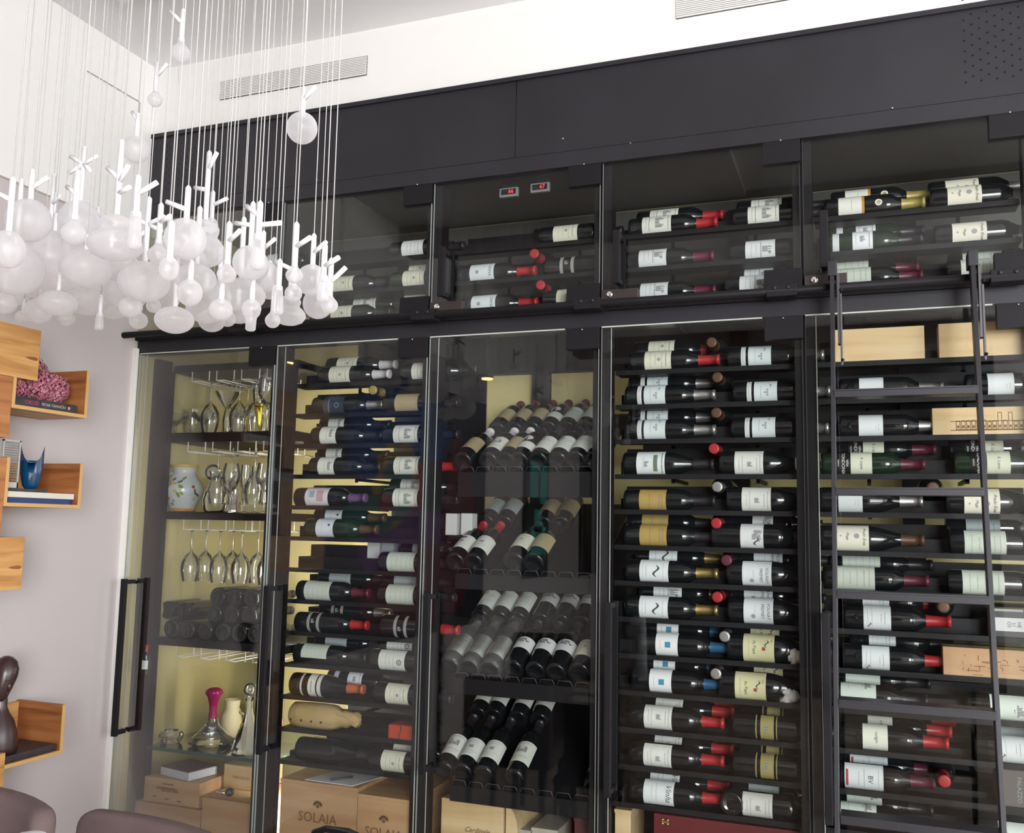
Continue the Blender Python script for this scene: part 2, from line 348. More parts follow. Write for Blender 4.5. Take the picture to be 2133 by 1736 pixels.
cpart('left_side_post', nb((XL+.002, .105, .05), (XL+.03, .185, ZL)), mat('dark_brown_panel', (0.014, 0.006, 0.007), 0.6, spec=.15))
for x in (-1.25, -.45, .15):
    cpart('rear_post', nb((x-.035, CD-.05, .05), (x+.035, CD-.004, ZG)), M_BLACK2)
cpart('rear_crossbar', nb((BX[1], CD-.05, 2.13), (CX1, CD-.004, 2.3)), M_BLACK2)
cpart('rear_lining', nb((XL+.004, CD-.012, 2.45), (CX1, CD-.004, ZG+.05)), mat('veil_grey', (1, 1, 1)))  # lining lightened as well, for the same mirrored haze

for x0, x1, z0, z1 in ((BX[1], -1.62, .05, 1.12), (-1.93, -1.50, 1.12, 2.40), (-1.62, BX[3], .05, 1.52), (BX[3], BX[6], .05, 1.22), (BX[3], BX[6], 1.79, 2.13), (BX[3], BX[6], 2.30, 2.45)):
    cpart('rear_lining', nb((x0, CD-.020, z0), (x1, CD-.013, z1)), M_SHELF)
# rolling ladder rail in front of the middle beam
rail = empty('ladder_rail', (XL, -.075, 2.232)); tag(rail, 'round black ladder rail with disc end running along the middle beam', 'rail')
b = bmesh.new(); tube(b, [(-.045, 0, 0), (4.0, 0, 0)], .0125, 14); obj('tube', b, M_BLACK2, rail)
b = bmesh.new(); lathe(b, [(0, -.006), (.024, -.006), (.027, 0), (.024, .006), (0, .006)], 20, Matrix.Translation((-.05, 0, 0)) @ Matrix.Rotation(R(90), 4, 'Y')); obj('end_disc', b, M_BLACK2, rail)
for px, py in ((505, 707), (888, 686), (1228, 664), (1630, 640), (2098, 610)):
    P = at(px, py, -.05)
    b = bmesh.new(); box(b, (P.x-XL-.045, -.012, -.018), (P.x-XL+.045, .05, .018), bev=.002)
    br = obj('bracket', b, M_BLACK2, rail)
    for dx in (-.02, .02):
        b = bmesh.new(); lathe(b, [(0, 0), (.006, 0), (.006, .003), (0, .004)], 8, Matrix.Translation((P.x-XL+dx, -.012, .008)) @ Matrix.Rotation(R(90), 4, 'X')); obj('bolt', b, M_BLACK, br)

# ------------------------------------------------------------------ glass doors
def plate(t, x0, x1, z0, z1, name='hinge', m=None, x=None):
    b = bmesh.new(); box(b, (x0, -.014, z0), (x1, .016, z1), bev=.0015); o = obj(name, b, m or M_BLACK2, t)
    return o
def pane(t, x0, x1, z0, z1):
    b = bmesh.new(); fs = box(b, (x0, -.005, z0), (x1, .005, z1))
    for f in fs:
        f.normal_update(); f.material_index = 0 if abs(f.normal.y) > .5 else 1
    return obj('pane', b, [M_PANE, M_EDGE], t)
def handle(t, x, z0, z1, d=.05, w_=.02, inner=True):
    b = bmesh.new(); box(b, (x-w_/2, -d-w_*.7, z0), (x+w_/2, -d, z1), bev=.002); h = obj('handle', b, M_BLACK2, t)
    for z in (z0+.012, z1-.012):
        b = bmesh.new(); box(b, (x-w_*.35, -d, z-w_*.35), (x+w_*.35, -.005, z+w_*.35)); obj('standoff', b, M_BLACK2, h)
    if inner:
        b = bmesh.new(); box(b, (x-w_/2, .022, z0), (x+w_/2, .034, z1), bev=.002); box(b, (x-.006, .005, z0+.01), (x+.006, .022, z0+.022)); box(b, (x-.006, .005, z1-.022), (x+.006, .022, z1-.01)); obj('inner_grip', b, M_BLACK2, h)
dn_up = ['far left upper glass door, behind the frosted pendants', 'upper glass door right of the pendants, without a handle', 'upper glass door with two red temperature displays behind it', 'upper glass door directly left of the ladder', 'upper glass door above the ladder with round lock', 'upper glass door cut by the right edge of the photo']
dn_lo = ['tall glass door in front of the stemware shelves', 'tall glass door right beside the stemware bay', 'tall glass door in front of the slanted bottle display', 'tall glass door directly left of the ladder', 'tall glass door behind the ladder', 'tall glass door cut by the right edge of the photo']
for i in range(6):
    x0, x1 = BX[i]+(.004 if i else .006), BX[i+1]-.006
    t = empty('upper_glass_door', (x0, 0, ZM)); tag(t, dn_up[i], 'door', 'upper glass doors of the wine cabinet')
    W = x1-x0; H = ZG-ZM
    pane(t, 0, W, 0, H)
    plate(t, W-.112, W+.004, H-.075, H+.004); plate(t, W-.112, W+.004, -.004, .062)
    for z in (.001, H-.001):
        b = bmesh.new(); sph(b, (W-.055, -.015, z), .003, 8); obj('screw', b, M_CHROME, t)
    if i >= 1:
        if i >= 2: 
            lk = plate(t, 0.0, .125, -.004, .036, 'lock_plate', mat('lock_brown', (0.03, 0.018, 0.018), 0.5))
            b = bmesh.new(); lathe(b, [(0, 0), (.011, 0), (.011, .006), (.008, .008), (0, .008)], 16, Matrix.Translation((.03, -.014, .018)) @ Matrix.Rotation(R(90), 4, 'X')); obj('lock_barrel', b, M_CHROME, lk)
            handle(t, .062, .045, .225, .045, .024)
for i in range(6):
    x0, x1 = BX[i]+(.004 if i else .006), BX[i+1]-.006
    t = empty('tall_glass_door', (x0, 0, .06)); tag(t, dn_lo[i], 'door', 'tall glass doors of the wine cabinet')
    W = x1-x0; H = ZL-.06
    pane(t, 0, W, 0, H)
    plate(t, W-.112, W+.004, H-.070, H+.002); plate(t, W-.112, W+.004, 0, .07)
    b = bmesh.new(); sph(b, (W-.055, -.015, H-.004), .003, 8); obj('screw', b, M_CHROME, t)
    handle(t, .045 if i else .047, .61, 1.205, .05, .022)
    b = bmesh.new(); box(b, (0, -.003, H), (W-.12, .012, H+.005)); obj('top_seal', b, M_EDGE, t)
    b = bmesh.new(); box(b, (0.03, .0055, 0), (.0325, .008, H)); obj('door_seal', b, M_EDGE, t)

# red temperature displays
for px, py, txt, w1 in ((1060, 401, '66', 'left'), (1125, 391, '67', 'right')):
    P = at(px, py, .06)
    t = empty('temperature_display', P); tag(t, 'grey framed red %s temperature display, %s one of the pair' % (txt, w1), 'display', 'temperature displays in the top of the cabinet')
    b = bmesh.new(); box(b, (-.036, -.004, -.017), (.036, .010, .017), bev=.003); obj('frame', b, mat('display_grey', (0.25, 0.25, 0.25), 0.5), t)
    b = bmesh.new(); box(b, (-.028, -.006, -.009), (.028, -.003, .011)); obj('screen', b, mat('screen_black', (0.004, 0.004, 0.004), 0.2), t)
    text_on('digits', txt, .02, (.010, -.0068, .001), (1, 0, 0), (0, 0, 1), mat('led_red', (0.8, 0.02, 0.02), 0.5, emit=(1.0, 0.03, 0.05, 2.5)), t)
    b = bmesh.new(); box(b, (-.03, .010, -.01), (.03, .02, .3)); obj('mount', b, M_BLACK2, t)
    t.location.z = P.z

# ------------------------------------------------------------------ bottles
PROF = {
 'bordeaux': [(0, .012), (.022, .004), (.031, 0), (.036, .003), (.0375, .012), (.0375, .188), (.0350, .203), (.026, .219), (.0175, .232), (.0148, .245), (.0143, .288), (.0158, .289), (.0158, .299), (0, .300)],
 'burgundy': [(0, .012), (.025, .004), (.036, 0), (.041, .004), (.0415, .014), (.0415, .140), (.0400, .158), (.035, .180), (.027, .205), (.0195, .228), (.0160, .250), (.0148, .286), (.0160, .287), (.0160, .299), (0, .300)],
}
CAPR = {'bordeaux': (.236, .302), 'burgundy': (.240, .302)}
_mesh = {}
def bottle_mesh(shape, glass):
    k = ('b', shape, glass)
    if k not in _mesh:
        b = bmesh.new(); lathe(b, PROF[shape], 28); me = bpy.data.meshes.new('body'); b.to_mesh(me); b.free(); me.materials.append(M_BGREEN if glass == 'green' else M_BOTTLE); _mesh[k] = me
    return _mesh[k]
def cap_mesh(shape, col):
    k = ('c', shape, col)
    if k not in _mesh:
        z0, z1 = CAPR[shape]; b = bmesh.new()
        if shape == 'bordeaux': p = [(.0185, z0-.004), (.0165, z0+.008), (.0158, z0+.03), (.0160, z1-.012), (.0172, z1-.012), (.0172, z1-.0005), (.012, z1), (0, z1)]
        else: p = [(.0195, z0-.004), (.0178, z0+.012), (.0164, z0+.035), (.0164, z1-.012), (.0175, z1-.012), (.0175, z1-.0005), (.012, z1), (0, z1)]
        lathe(b, p, 24); me = bpy.data.meshes.new('capsule'); b.to_mesh(me); b.free(); me.materials.append(CAPS[col]); _mesh[k] = me
    return _mesh[k]
# label styles: z0,z1 along the bottle, half span in degrees, paper colour, extra strips, print items
WH = (0.86, 0.88, 0.87); CRM = (0.78, 0.77, 0.62); PALE = (0.72, 0.75, 0.68); GRY = (0.42, 0.47, 0.47)
def lines(*rows): return [('l',)+r for r in rows]
STY = {
 'white': dict(z=(.055, .145), c=WH, d='white-labelled', p=lines((0, .125, .022, .0016), (0, .112, .030, .0010), (0, .095, .026, .0010), (0, .08, .016, .0012))),
 'cream': dict(z=(.055, .145), c=CRM, d='cream-labelled', p=lines((0, .128, .024, .0018), (0, .114, .030, .0010), (0, .092, .018, .0012), (0, .075, .028, .0008))+[('r', 0, .104, .006)]),
 'chateau': dict(z=(.050, .150), c=(0.77, 0.78, 0.70), d='engraved-chateau-labelled', p=lines((0, .140, .028, .0016), (0, .075, .030, .0016), (0, .064, .022, .001))+[('q', 0, .108, .020, .012), ('q', -.012, .118, .004, .008), ('q', .013, .118, .004, .008)]),
 'tan': dict(z=(.055, .150), c=(0.45, 0.37, 0.22), d='tan-labelled', p=lines((0, .13, .02, .0014), (0, .10, .03, .0012))),
 'gold': dict(z=(.055, .145), c=(0.50, 0.34, 0.10), d='gold-labelled', p=lines((0, .132, .026, .0022), (0, .122, .026, .0022), (0, .104, .020, .0012), (0, .090, .03, .002), (0, .07, .02, .001))),
 'grey': dict(z=(.055, .148), c=GRY, d='grey-labelled', p=lines((0, .13, .02, .0016), (0, .09, .03, .0012))),
 'dots': dict(z=(.068, .140), c=(0.72, 0.79, 0.79), d='pale-blue-labelled', strip=[(.045, .060, (0.72, 0.74, 0.73))], p=[('r', -.006, .110, .0035), ('r', .002, .110, .0035), ('r', .010, .110, .0035), ('r', .002, .103, .0035)]+lines((-.022, .120, .006, .003), (0, .09, .02, .001), (0, .052, .022, .001))),
 'blue': dict(z=(.060, .132), c=(0.89, 0.90, 0.90), d='white-labelled blue-square', p=[('Q', 0, .10, .018, .018, 'b')]+lines((0, .075, .014, .0008))),
 'orma': dict(z=(.055, .150), c=(0.79, 0.83, 0.84), d='ORMA-labelled', p=[('t', 'ORMA', 0, .134, .016)]+[('r', .004, .085, .007)]+lines((-.02, .11, .01, .0008))),
 'prado': dict(z=(.050, .145), c=(0.82, 0.79, 0.66), d='Prado Enea-labelled', p=[('i', 'Prado Enea', 0, .132, .0125), ('i', 'Muga', 0, .084, .011), ('r', 0, .11, .008), ('r', 0, .064, .003)]),
 'tondonia': dict(z=(.088, .150), c=(0.72, 0.74, 0.58), d='TONDONIA-labelled', strip=[(.045, .086, (0.012, 0.011, 0.010))], p=[('w', 'VIÑA', 0, .078, .010), ('w', 'TONDONIA', 0, .066, .014), ('w', 'RESERVA', 0, .052, .0055), ('i', 'R. Lopez', 0, .12, .011)]),
 'volnay': dict(z=(.050, .140), c=(0.79, 0.83, 0.84), d='VOLNAY FREMIET-labelled', p=[('t', 'VOLNAY', 0, .126, .0135), ('t', 'FREMIET', 0, .108, .013), ('r', .016, .080, .007)]+lines((-.006, .085, .012, .0008))),
 'colgin': dict(z=(.065, .135), c=(0.82, 0.84, 0.72), d='Colgin-labelled', p=[('t', 'colgin', 0, .104, .014)]),
 'bv': dict(z=(.050, .158), c=(0.79, 0.84, 0.84), d='BV-labelled', p=[('t', 'BV', 0, .122, .020), ('l', 0, .145, .03, .0008), ('l', 0, .105, .03, .001), ('l', 0, .09, .02, .0008), ('Q', 0, .057, .05, .007, 'r')]),
 'laran': dict(z=(.050, .145), c=(0.77, 0.80, 0.80), d='white engraved-labelled', p=[('q', 0, .122, .010, .018), ('r', .012, .128, .005)]+lines((0, .100, .028, .0018), (0, .085, .018, .001), (0, .07, .026, .0008))),
 'vine': dict(z=(.048, .145), c=(0.79, 0.83, 0.82), d='scrawled-script-labelled', p=[('i', 'Vinha', 0, .128, .026), ('l', 0, .09, .03, .001), ('l', 0, .075, .02, .001)]),
 'squiggle': dict(z=(.050, .145), c=(0.84, 0.88, 0.88), d='white label with black swirl', p=[('S', 0, .105, .014)]+lines((0, .128, .03, .0008), (0, .072, .02, .001), (0, .06, .03, .0006))),
 'pape': dict(z=(.050, .140), c=(0.74, 0.72, 0.43), d='yellow label with red crest', p=[('Q', .004, .110, .010, .010, 'r'), ('S', -.012, .118, .008), ('Q', -.022, .132, .012, .003, 'g'), ('t', 'du Pape', 0, .083, .013)]+lines((0, .066, .03, .0008))),
 'band': dict(z=(.045, .115), c=(0.79, 0.82, 0.74), d='chateau-sketch-labelled', strip=[], p=[('q', -.006, .098, .016, .010), ('l', 0, .075, .02, .001)]+lines((0, .09, .030, .0008))),
 'burg': dict(z=(.050, .140), c=(0.79, 0.80, 0.74), d='white crest-labelled', p=lines((0, .130, .03, .0014), (0, .120, .02, .0014), (0, .075, .03, .001), (0, .065, .02, .001))+[('q', 0, .100, .008, .010)]),
 'burg2': dict(z=(.050, .145), c=(0.82, 0.85, 0.85), d='white and green-labelled', p=[('Q', 0, .114, .060, .014, 'n'), ('q', .004, .085, .010, .008)]+lines((0, .074, .02, .001), (0, .136, .04, .003))),
 'art': dict(z=(.055, .155), c=(0.74, 0.70, 0.74), d='pastel art-labelled', p=[('Q', .0, .12, .045, .030, 'p'), ('Q', .012, .125, .014, .018, 'c'), ('Q', -.006, .085, .026, .022, 'c')]+lines((0, .07, .03, .001))),
 'diamond': dict(z=(.055, .130), c=(0.74, 0.79, 0.84), d='pale label with black diamond', p=[('D', -.012, .112, .006)]+lines((.014, .12, .006, .0012), (0, .08, .02, .0008))),
 'seal': dict(z=(.040, .145), c=PALE, d='pale label with round seal', p=[('R', 0, .124, .010)]+lines((0, .10, .03, .001), (0, .085, .02, .001), (0, .07, .03, .001))),
 'bands': dict(z=(.085, .118), c=(0.79, 0.79, 0.72), d='triple white-banded', strip=[(.052, .060, (0.7, 0.7, 0.68)), (.124, .140, (0.7, 0.7, 0.68))], p=lines((0, .10, .02, .003))),
 'ornate': dict(z=(.10, .112), c=(0.35, 0.34, 0.32), d='dark silver-banded', strip=[(.06, .072, (0.35, 0.34, 0.32))], p=[('q', 0, .086, .008, .008)]),
 'darklab': dict(z=(.055, .145), c=(0.04, 0.06, 0.09), d='dark navy-labelled', p=[('W', 0, .115, .010), ('w2', 0, .08, .03, .001)]),
 'medal': dict(z=(.045, .115), c=(0.82, 0.82, 0.74), d='white and orange-labelled', strip=[(.115, .123, (0.55, 0.30, 0.05))], p=[('M', 0, .165, .011)]+lines((0, .085, .02, .0008))),
 'twin': dict(z=(.095, .155), c=(0.84, 0.86, 0.88), d='twin white-labelled', strip=[(.035, .055, (0.70, 0.72, 0.73))], p=[('q', -.002, .125, .010, .008)]+lines((0, .145, .026, .0016), (0, .105, .02, .0008))),
 'bigcream': dict(z=(.040, .150), c=(0.62, 0.67, 0.58), d='wide greenish-cream-labelled', p=lines((0, .135, .03, .001), (0, .12, .026, .0012), (0, .10, .03, .0008), (0, .08, .02, .001), (0, .06, .03, .0008))),
 'goldcrest': dict(z=(.085, .125), c=(0.42, 0.36, 0.14), d='black with gold label', strip=[(.070, .074, (0.40, 0.33, 0.15)), (.132, .135, (0.40, 0.33, 0.15))], p=[('q', .0, .104, .012, .008)]),
 'sign': dict(z=(.058, .135), c=(0.79, 0.83, 0.83), d='white signature-labelled', p=lines((.0, .118, .018, .0012), (.0, .108, .012, .001), (0, .082, .03, .0006), (0, .07, .03, .0006))+[('S', .022, .075, .006)]),
 'plain': dict(z=(.060, .130), c=(0.79, 0.83, 0.84), d='plain white-labelled', p=lines((.01, .118, .010, .0008), (.01, .11, .006, .0008))),
 'none': dict(z=None, d='unlabelled dark', p=[]),
 'tree': dict(z=(.058, .158), c=(0.74, 0.82, 0.74), d='tall pale-green-labelled', p=[('q', 0, .138, .012, .008), ('q', .0, .130, .018, .004)]+lines((0, .12, .006, .0016), (0, .08, .02, .0008))),
 'rj': dict(z=(.085, .150), c=(0.79, 0.80, 0.79), d='black-sketch-labelled', p=[('q', -.012, .135, .008, .012), ('q', 0, .128, .008, .010), ('S', .013, .13, .010), ('q', .004, .14, .01, .005)]),
 'dome': dict(z=(.050, .105), c=(0.79, 0.80, 0.72), d='cream oval-topped-labelled', strip=[], p=[('O', 0, .135, .020)]+lines((0, .095, .03, .0012), (0, .07, .02, .001))),
 'eye': dict(z=(.040, .148), c=(0.77, 0.80, 0.74), d='white label with dark oval', p=[('R', -.018, .128, .010)]+lines((0, .112, .026, .0018), (0, .10, .02, .001), (0, .075, .026, .0008))),
}
SW = {'b': (0.05, 0.30, 0.42), 'r': (0.42, 0.06, 0.05), 'g': (0.45, 0.38, 0.12), 'n': (0.16, 0.22, 0.15), 'p': (0.55, 0.36, 0.42), 'c': (0.30, 0.45, 0.50)}
def curved(b, rad, u0, u1, v0, v1, mi=0, n=None):
    n = n or max(1, int(abs(u1-u0)/rad/0.2)); prev = None
    for i in range(n+1):
        a = (u0+(u1-u0)*i/n)/rad; x, y = rad*math.sin(a), -rad*math.cos(a)
        cur = (b.verts.new((x, y, v0)), b.verts.new((x, y, v1)))
        if prev:
            f = b.faces.new((prev[0], cur[0], cur[1], prev[1])); f.smooth = True; f.material_index = mi
        prev = cur
def label_meshes(style, rad):
    k = ('l', style, round(rad, 4))
    if k in _mesh: return _mesh[k]
    s = STY[style]
    if s['z'] is None: _mesh[k] = (None, None, []); return _mesh[k]
    z0, z1 = s['z']; half = R(78)*rad
    b = bmesh.new(); curved(b, rad+.0006, -half, half, z0, z1); me = bpy.data.meshes.new('label'); b.to_mesh(me); b.free()
    me.materials.append(mat('paper_'+style, s['c'], 0.75, spec=0.2))
    strips = []
    for (a0, a1, c) in s.get('strip', []):
        b = bmesh.new(); curved(b, rad+.0006, -half, half, a0, a1); m2 = bpy.data.meshes.new('strip'); b.to_mesh(m2); b.free()
        m2.materials.append(mat('paper_%.2f_%.2f_%.2f' % c, c, 0.6, spec=0.3)); strips.append(m2)
    rr = rad+.0012; b = bmesh.new(); mats = [M_INK, M_GREYINK, M_WINK, M_SOFT]
    def W(u, v): a = u/rr; return (rr*math.sin(a), -rr*math.cos(a), v)
    def idx(c):
        m = mat('ink_'+c, SW[c], 0.6)
        if m not in mats: mats.append(m)
        return mats.index(m)
    def disc(u, v, r_, mi=0, r0=0.0, e=1.0):
        n = 14
        if r0 == 0:
            vs = [b.verts.new(W(u+r_*e*math.cos(2*math.pi*i/n), v+r_*math.sin(2*math.pi*i/n))) for i in range(n)]; b.faces.new(vs).material_index = mi
        else:
            A_ = [b.verts.new(W(u+r_*math.cos(2*math.pi*i/n), v+r_*math.sin(2*math.pi*i/n))) for i in range(n)]; B_ = [b.verts.new(W(u+r0*math.cos(2*math.pi*i/n), v+r0*math.sin(2*math.pi*i/n))) for i in range(n)]
            for i in range(n): b.faces.new((A_[i], A_[(i+1) % n], B_[(i+1) % n], B_[i])).material_index = mi
    for it in s['p']:
        q = it[0]
        if q == 'l':
            _, u, v, hw, hh = it; x = u-hw; rnd = random.Random(int(v*9999))
            while x < u+hw:
                L = rnd.uniform(.002, .006); x2 = min(x+L, u+hw); curved(b, rr, x, x2, v-hh*.75, v+hh*.75, 1 if hh < .0015 else 3); x = x2+.0014
        elif q == 'w2': curved(b, rr, it[1]-it[3], it[1]+it[3], it[2]-it[4], it[2]+it[4], 1)
        elif q in 'tiw': add_flat(b, it[1], it[4], lambda x, y: W(it[2]+x, it[3]+y), q == 'i', 2 if q == 'w' else 0)
        elif q == 'r': disc(it[1], it[2], it[3], 1)
        elif q == 'R': disc(it[1], it[2], it[3], 0, it[3]*.7); disc(it[1], it[2], it[3]*.5, 1)
        elif q == 'M': disc(it[1], it[2], it[3], 2); b.verts.ensure_lookup_table(); disc(it[1], it[2], it[3]*.6, idx('g'))
        elif q == 'O': disc(it[1], it[2], it[3], 2, 0, 1.1); curved(b, rr+.0004, -.012, .012, it[2]-.002, it[2]-.0005, 1)
        elif q == 'W': disc(it[1], it[2], it[3], 1, it[3]*.8)
        elif q == 'q':
            _, u, v, hw, hh = it; rnd = random.Random(int(v*7777)); n = 6
            for i in range(n):
                x = u-hw+2*hw*i/n; h_ = hh*rnd.uniform(.45, 1); curved(b, rr, x, x+2*hw/n*.8, v-hh, v-hh+2*h_, mats.index(M_SOFT) if i % 2 else 1)
        elif q == 'Q': curved(b, rr, it[1]-it[3]/2, it[1]+it[3]/2, it[2]-it[4]/2, it[2]+it[4]/2, idx(it[5]))
        elif q == 'D':
            _, u, v, r_ = it; b.faces.new([b.verts.new(W(u+dx*r_, v+dy*r_)) for dx, dy in ((0, -1), (1, 0), (0, 1), (-1, 0))])
        elif q == 'S':
            _, u, v, r_ = it; pv = None
            for i in range(13):
                t_ = i/12; uu = u+r_*1.4*(t_*2-1); vv = v+r_*math.sin(t_*6.3)*.6; th = r_*.12*(1+1.5*math.sin(t_*3.1))
                c_ = (b.verts.new(W(uu, vv-th)), b.verts.new(W(uu, vv+th)))
                if pv: b.faces.new((pv[0], c_[0], c_[1], pv[1]))
                pv = c_
    pm = bpy.data.meshes.new('print'); b.to_mesh(pm); b.free()
    for m in mats: pm.materials.append(m)
    _mesh[k] = (me, pm, strips); return _mesh[k]
def bottle(name, M, shape, style, cap, label, scale=1.0, group=None, glass='dark', cat='wine bottle'):
    t = empty(name); t.matrix_world = M @ Matrix.Scale(scale, 4); tag(t, label, cat, group)
    obj('bottle_body', bottle_mesh(shape, glass), parent=t)
    if cap: obj('capsule', cap_mesh(shape, cap), parent=t)['label'] = cap+' capsule'
    rad = .0375 if shape == 'bordeaux' else .0415
    me, pm, strips = label_meshes(style, rad)
    if me:
        lo = obj('paper_label', me, parent=t)
        if len(pm.polygons): obj('label_print', pm, parent=lo)
        for sm in strips: obj('label_band', sm, parent=t)
    return t
PITCH, Z0 = .1172, 1.359
def rowz(k): return Z0+PITCH*k+(.004 if k > 6 else 0)
YF = (.12, .205, .290)
def rise(k, d): return 0 if d == 0 else (d*(.052 if k >= 3 else .045 if k >= -1 else .040 if k >= -3 else .018))
BAYN = {2: 'bay beside the stemware', 3: 'slanted-display bay', 4: 'bay left of ladder', 5: 'ladder bay'}
def bayrow(k):
    n = 10-k+1
    if k < 7: n -= 1
    return ORD[n]
def lie(bay, col, k, d, px, style, cap, shape='bordeaux', scale=1.0, roll=None, glass='dark'):
    """one bottle lying with its neck to the right on rack row k; px = image column of the label's left edge"""
    rad = (.0375 if shape == 'bordeaux' else .0415)*scale; y = YF[d]; z = rowz(k)+rise(k, d)-.0375+rad
    x = at(px, 800, y).x
    for _ in range(4):
        u, v = proj((x, y-.0, z)); x += (at(px, v, y).x-at(u, v, y).x)
    s = STY[style]; z0 = min([s['z'][0]]+[q[0] for q in s.get('strip', [])]) if s['z'] else .05
    x -= z0*scale
    if roll is None: roll = random.uniform(-8, 14) + (6 if k > 3 else 0)
    M = Matrix.Translation((x, y, z)) @ Matrix.Rotation(R(90), 4, 'Y') @ Matrix.Rotation(R(-roll), 4, 'Z')
    side = {'A': 'left', 'B': 'right'}[col]
    lab = '%s bottle, %s capsule, %s %s, %s row, %s' % (s['d'].replace(' ', '-'), cap or 'no', ('front', 'second', 'rearmost')[d], side, bayrow(k), BAYN[bay])
    return bottle('wine_bottle', M, shape, style, cap, lab, scale, 'bottles lying on the racks', glass)
def butt(bay, k, px, cap, style='none', y=.30, scale=1.0, base=False):
    """bottle lying crosswise, neck (or base) pointing at the room, between the two columns"""
    rad = .0375*scale; z = rowz(k)+rise(k, 1)-.0375+rad
    if base: z = rowz(k)-.0375+rad
    tipy = .11; x = at(px, 800, tipy).x
    for _ in range(4):
        u, v = proj((x, tipy, z)); x += (at(px, v, tipy).x-at(u, v, tipy).x)
    if base: M = Matrix.Translation((x, .08, z)) @ Matrix.Rotation(R(-90), 4, 'X') @ Matrix.Rotation(R(180), 4, 'Z')
    else: M = Matrix.Translation((x, .08+.302*scale, z)) @ Matrix.Rotation(R(90), 4, 'X')
    lab = 'crosswise bottle, %s %s facing out, %s row, %s' % (cap, 'base' if base else 'capsule', bayrow(k), BAYN[bay])
    return bottle('wine_bottle', M, 'bordeaux', style, None if cap == 'dark' else cap, lab, scale, 'bottles lying crosswise on the racks')
L = []
def add(bay, col, *items):
    for it in items: L.append((bay, col)+it)
# k, depth, px of label left, style, capsule, [shape, scale, roll, glass]
add(2, 'A', (9, 0, 702, 'cream', 'black'), (8, 0, 699, 'cream', 'black'), (8, 1, 745, 'chateau', 'black'), (10, 0, 565, 'white', 'black'), (9, 1, 560, 'cream', 'black'), (8, 0, 500, 'white', 'black'),
    (6, 0, 695, 'cream', 'white'), (6, 1, 711, 'cream', 'white'), (5, 0, 683, 'darklab', 'silver'), (4, 0, 676, 'band', 'black'), (4, 1, 694, 'band', 'black'), (3, 0, 672, 'band', 'black'), (3, 1, 689, 'band', 'black'),
    (2, 0, 646, 'art', 'purple'), (1, 0, 668, 'diamond', 'brown', 'bordeaux', 1, 4, 'green'), (1, 1, 687, 'diamond', 'brown'), (-1, 0, 644, 'bigcream', 'burgundy'), (-1, 1, 696, 'grey', 'black'),
    (-2, 0, 650, 'ornate', 'red'), (-2, 1, 700, 'ornate', 'silver'), (-3, 0, 638, 'bigcream', 'black', 'bordeaux', 1, 62), (-3, 1, 688, 'grey', 'black', 'bordeaux', 1, 30),
    (-4, 0, 637, 'bands', 'orange', 'burgundy'), (-4, 1, 705, 'twin', 'black'))
add(2, 'B', (10, 0, 845, 'white', 'black'), (9, 0, 847, 'cream', 'black', 'bordeaux', 1, 0, 'green'), (9, 1, 860, 'cream', 'black'), (8, 1, 850, 'cream', 'black'),
    (6, 0, 866, 'chateau', 'black'), (5, 0, 831, 'tan', 'black'), (4, 0, 828, 'chateau', 'black'), (3, 0, 829, 'chateau', 'red'), (2, 0, 827, 'chateau', 'black'), (2, 1, 843, 'chateau', 'black'),
    (0, 0, 815, 'bigcream', 'black'), (0, 1, 868, 'grey', 'black'), (-1, 0, 813, 'bigcream', 'black'), (-1, 1, 830, 'grey', 'black'), (-2, 0, 830, 'ornate', 'red', 'burgundy'),
    (-3, 0, 798, 'seal', 'black'), (-3, 1, 815, 'seal', 'black'), (-4, 0, 812, 'cream', 'black'), (-6, 0, 803, 'cream', 'black'), (-6, 1, 828, 'cream', 'black'))
add(3, 'A', (9, 0, 986, 'orma', 'red'), (8, 0, 989, 'orma', 'red'))
add(3, 'B', (10, 0, 1158, 'cream', 'black'), (9, 0, 1172, 'ornate', 'black'), (8, 0, 1165, 'cream', 'black'))
add(4, 'A', (10, 0, 1342, 'chateau', 'red'), (10, 1, 1358, 'chateau', 'red'), (9, 0, 1335, 'laran', 'burgundy'), (8, 0, 1338, 'laran', 'burgundy'),
    (6, 0, 1347, 'cream', 'red'), (6, 1, 1355, 'cream', 'red'), (5, 0, 1332, 'dots', 'silver'), (5, 1, 1339, 'dots', 'silver'), (4, 0, 1332, 'dots', 'silver'), (4, 1, 1339, 'dots', 'silver'),
    (3, 0, 1331, 'burg2', 'black', 'burgundy'), (2, 0, 1336, 'gold', 'black'), (1, 0, 1337, 'gold', 'black'), (1, 1, 1342, 'gold', 'black'),
    (0, 0, 1337, 'squiggle', 'gold'), (0, 1, 1357, 'squiggle', 'gold'), (-1, 0, 1336, 'squiggle', 'gold'), (-1, 1, 1366, 'laran', 'gold'),
    (-2, 0, 1370, 'blue', 'blue'), (-2, 1, 1373, 'blue', 'blue'), (-3, 0, 1357, 'blue', 'blue'), (-3, 1, 1366, 'blue', 'blue'),
    (-4, 0, 1346, 'burg', 'red'), (-4, 1, 1370, 'burg', 'red'), (-4, 2, 1378, 'burg', 'red'), (-5, 0, 1345, 'burg', 'red'), (-5, 1, 1368, 'burg', 'red'), (-5, 2, 1375, 'burg', 'red'),
    (-6, 0, 1345, 'vine', 'red'), (-6, 1, 1359, 'vine', 'red'), (-6, 2, 1377, 'grey', 'red'))
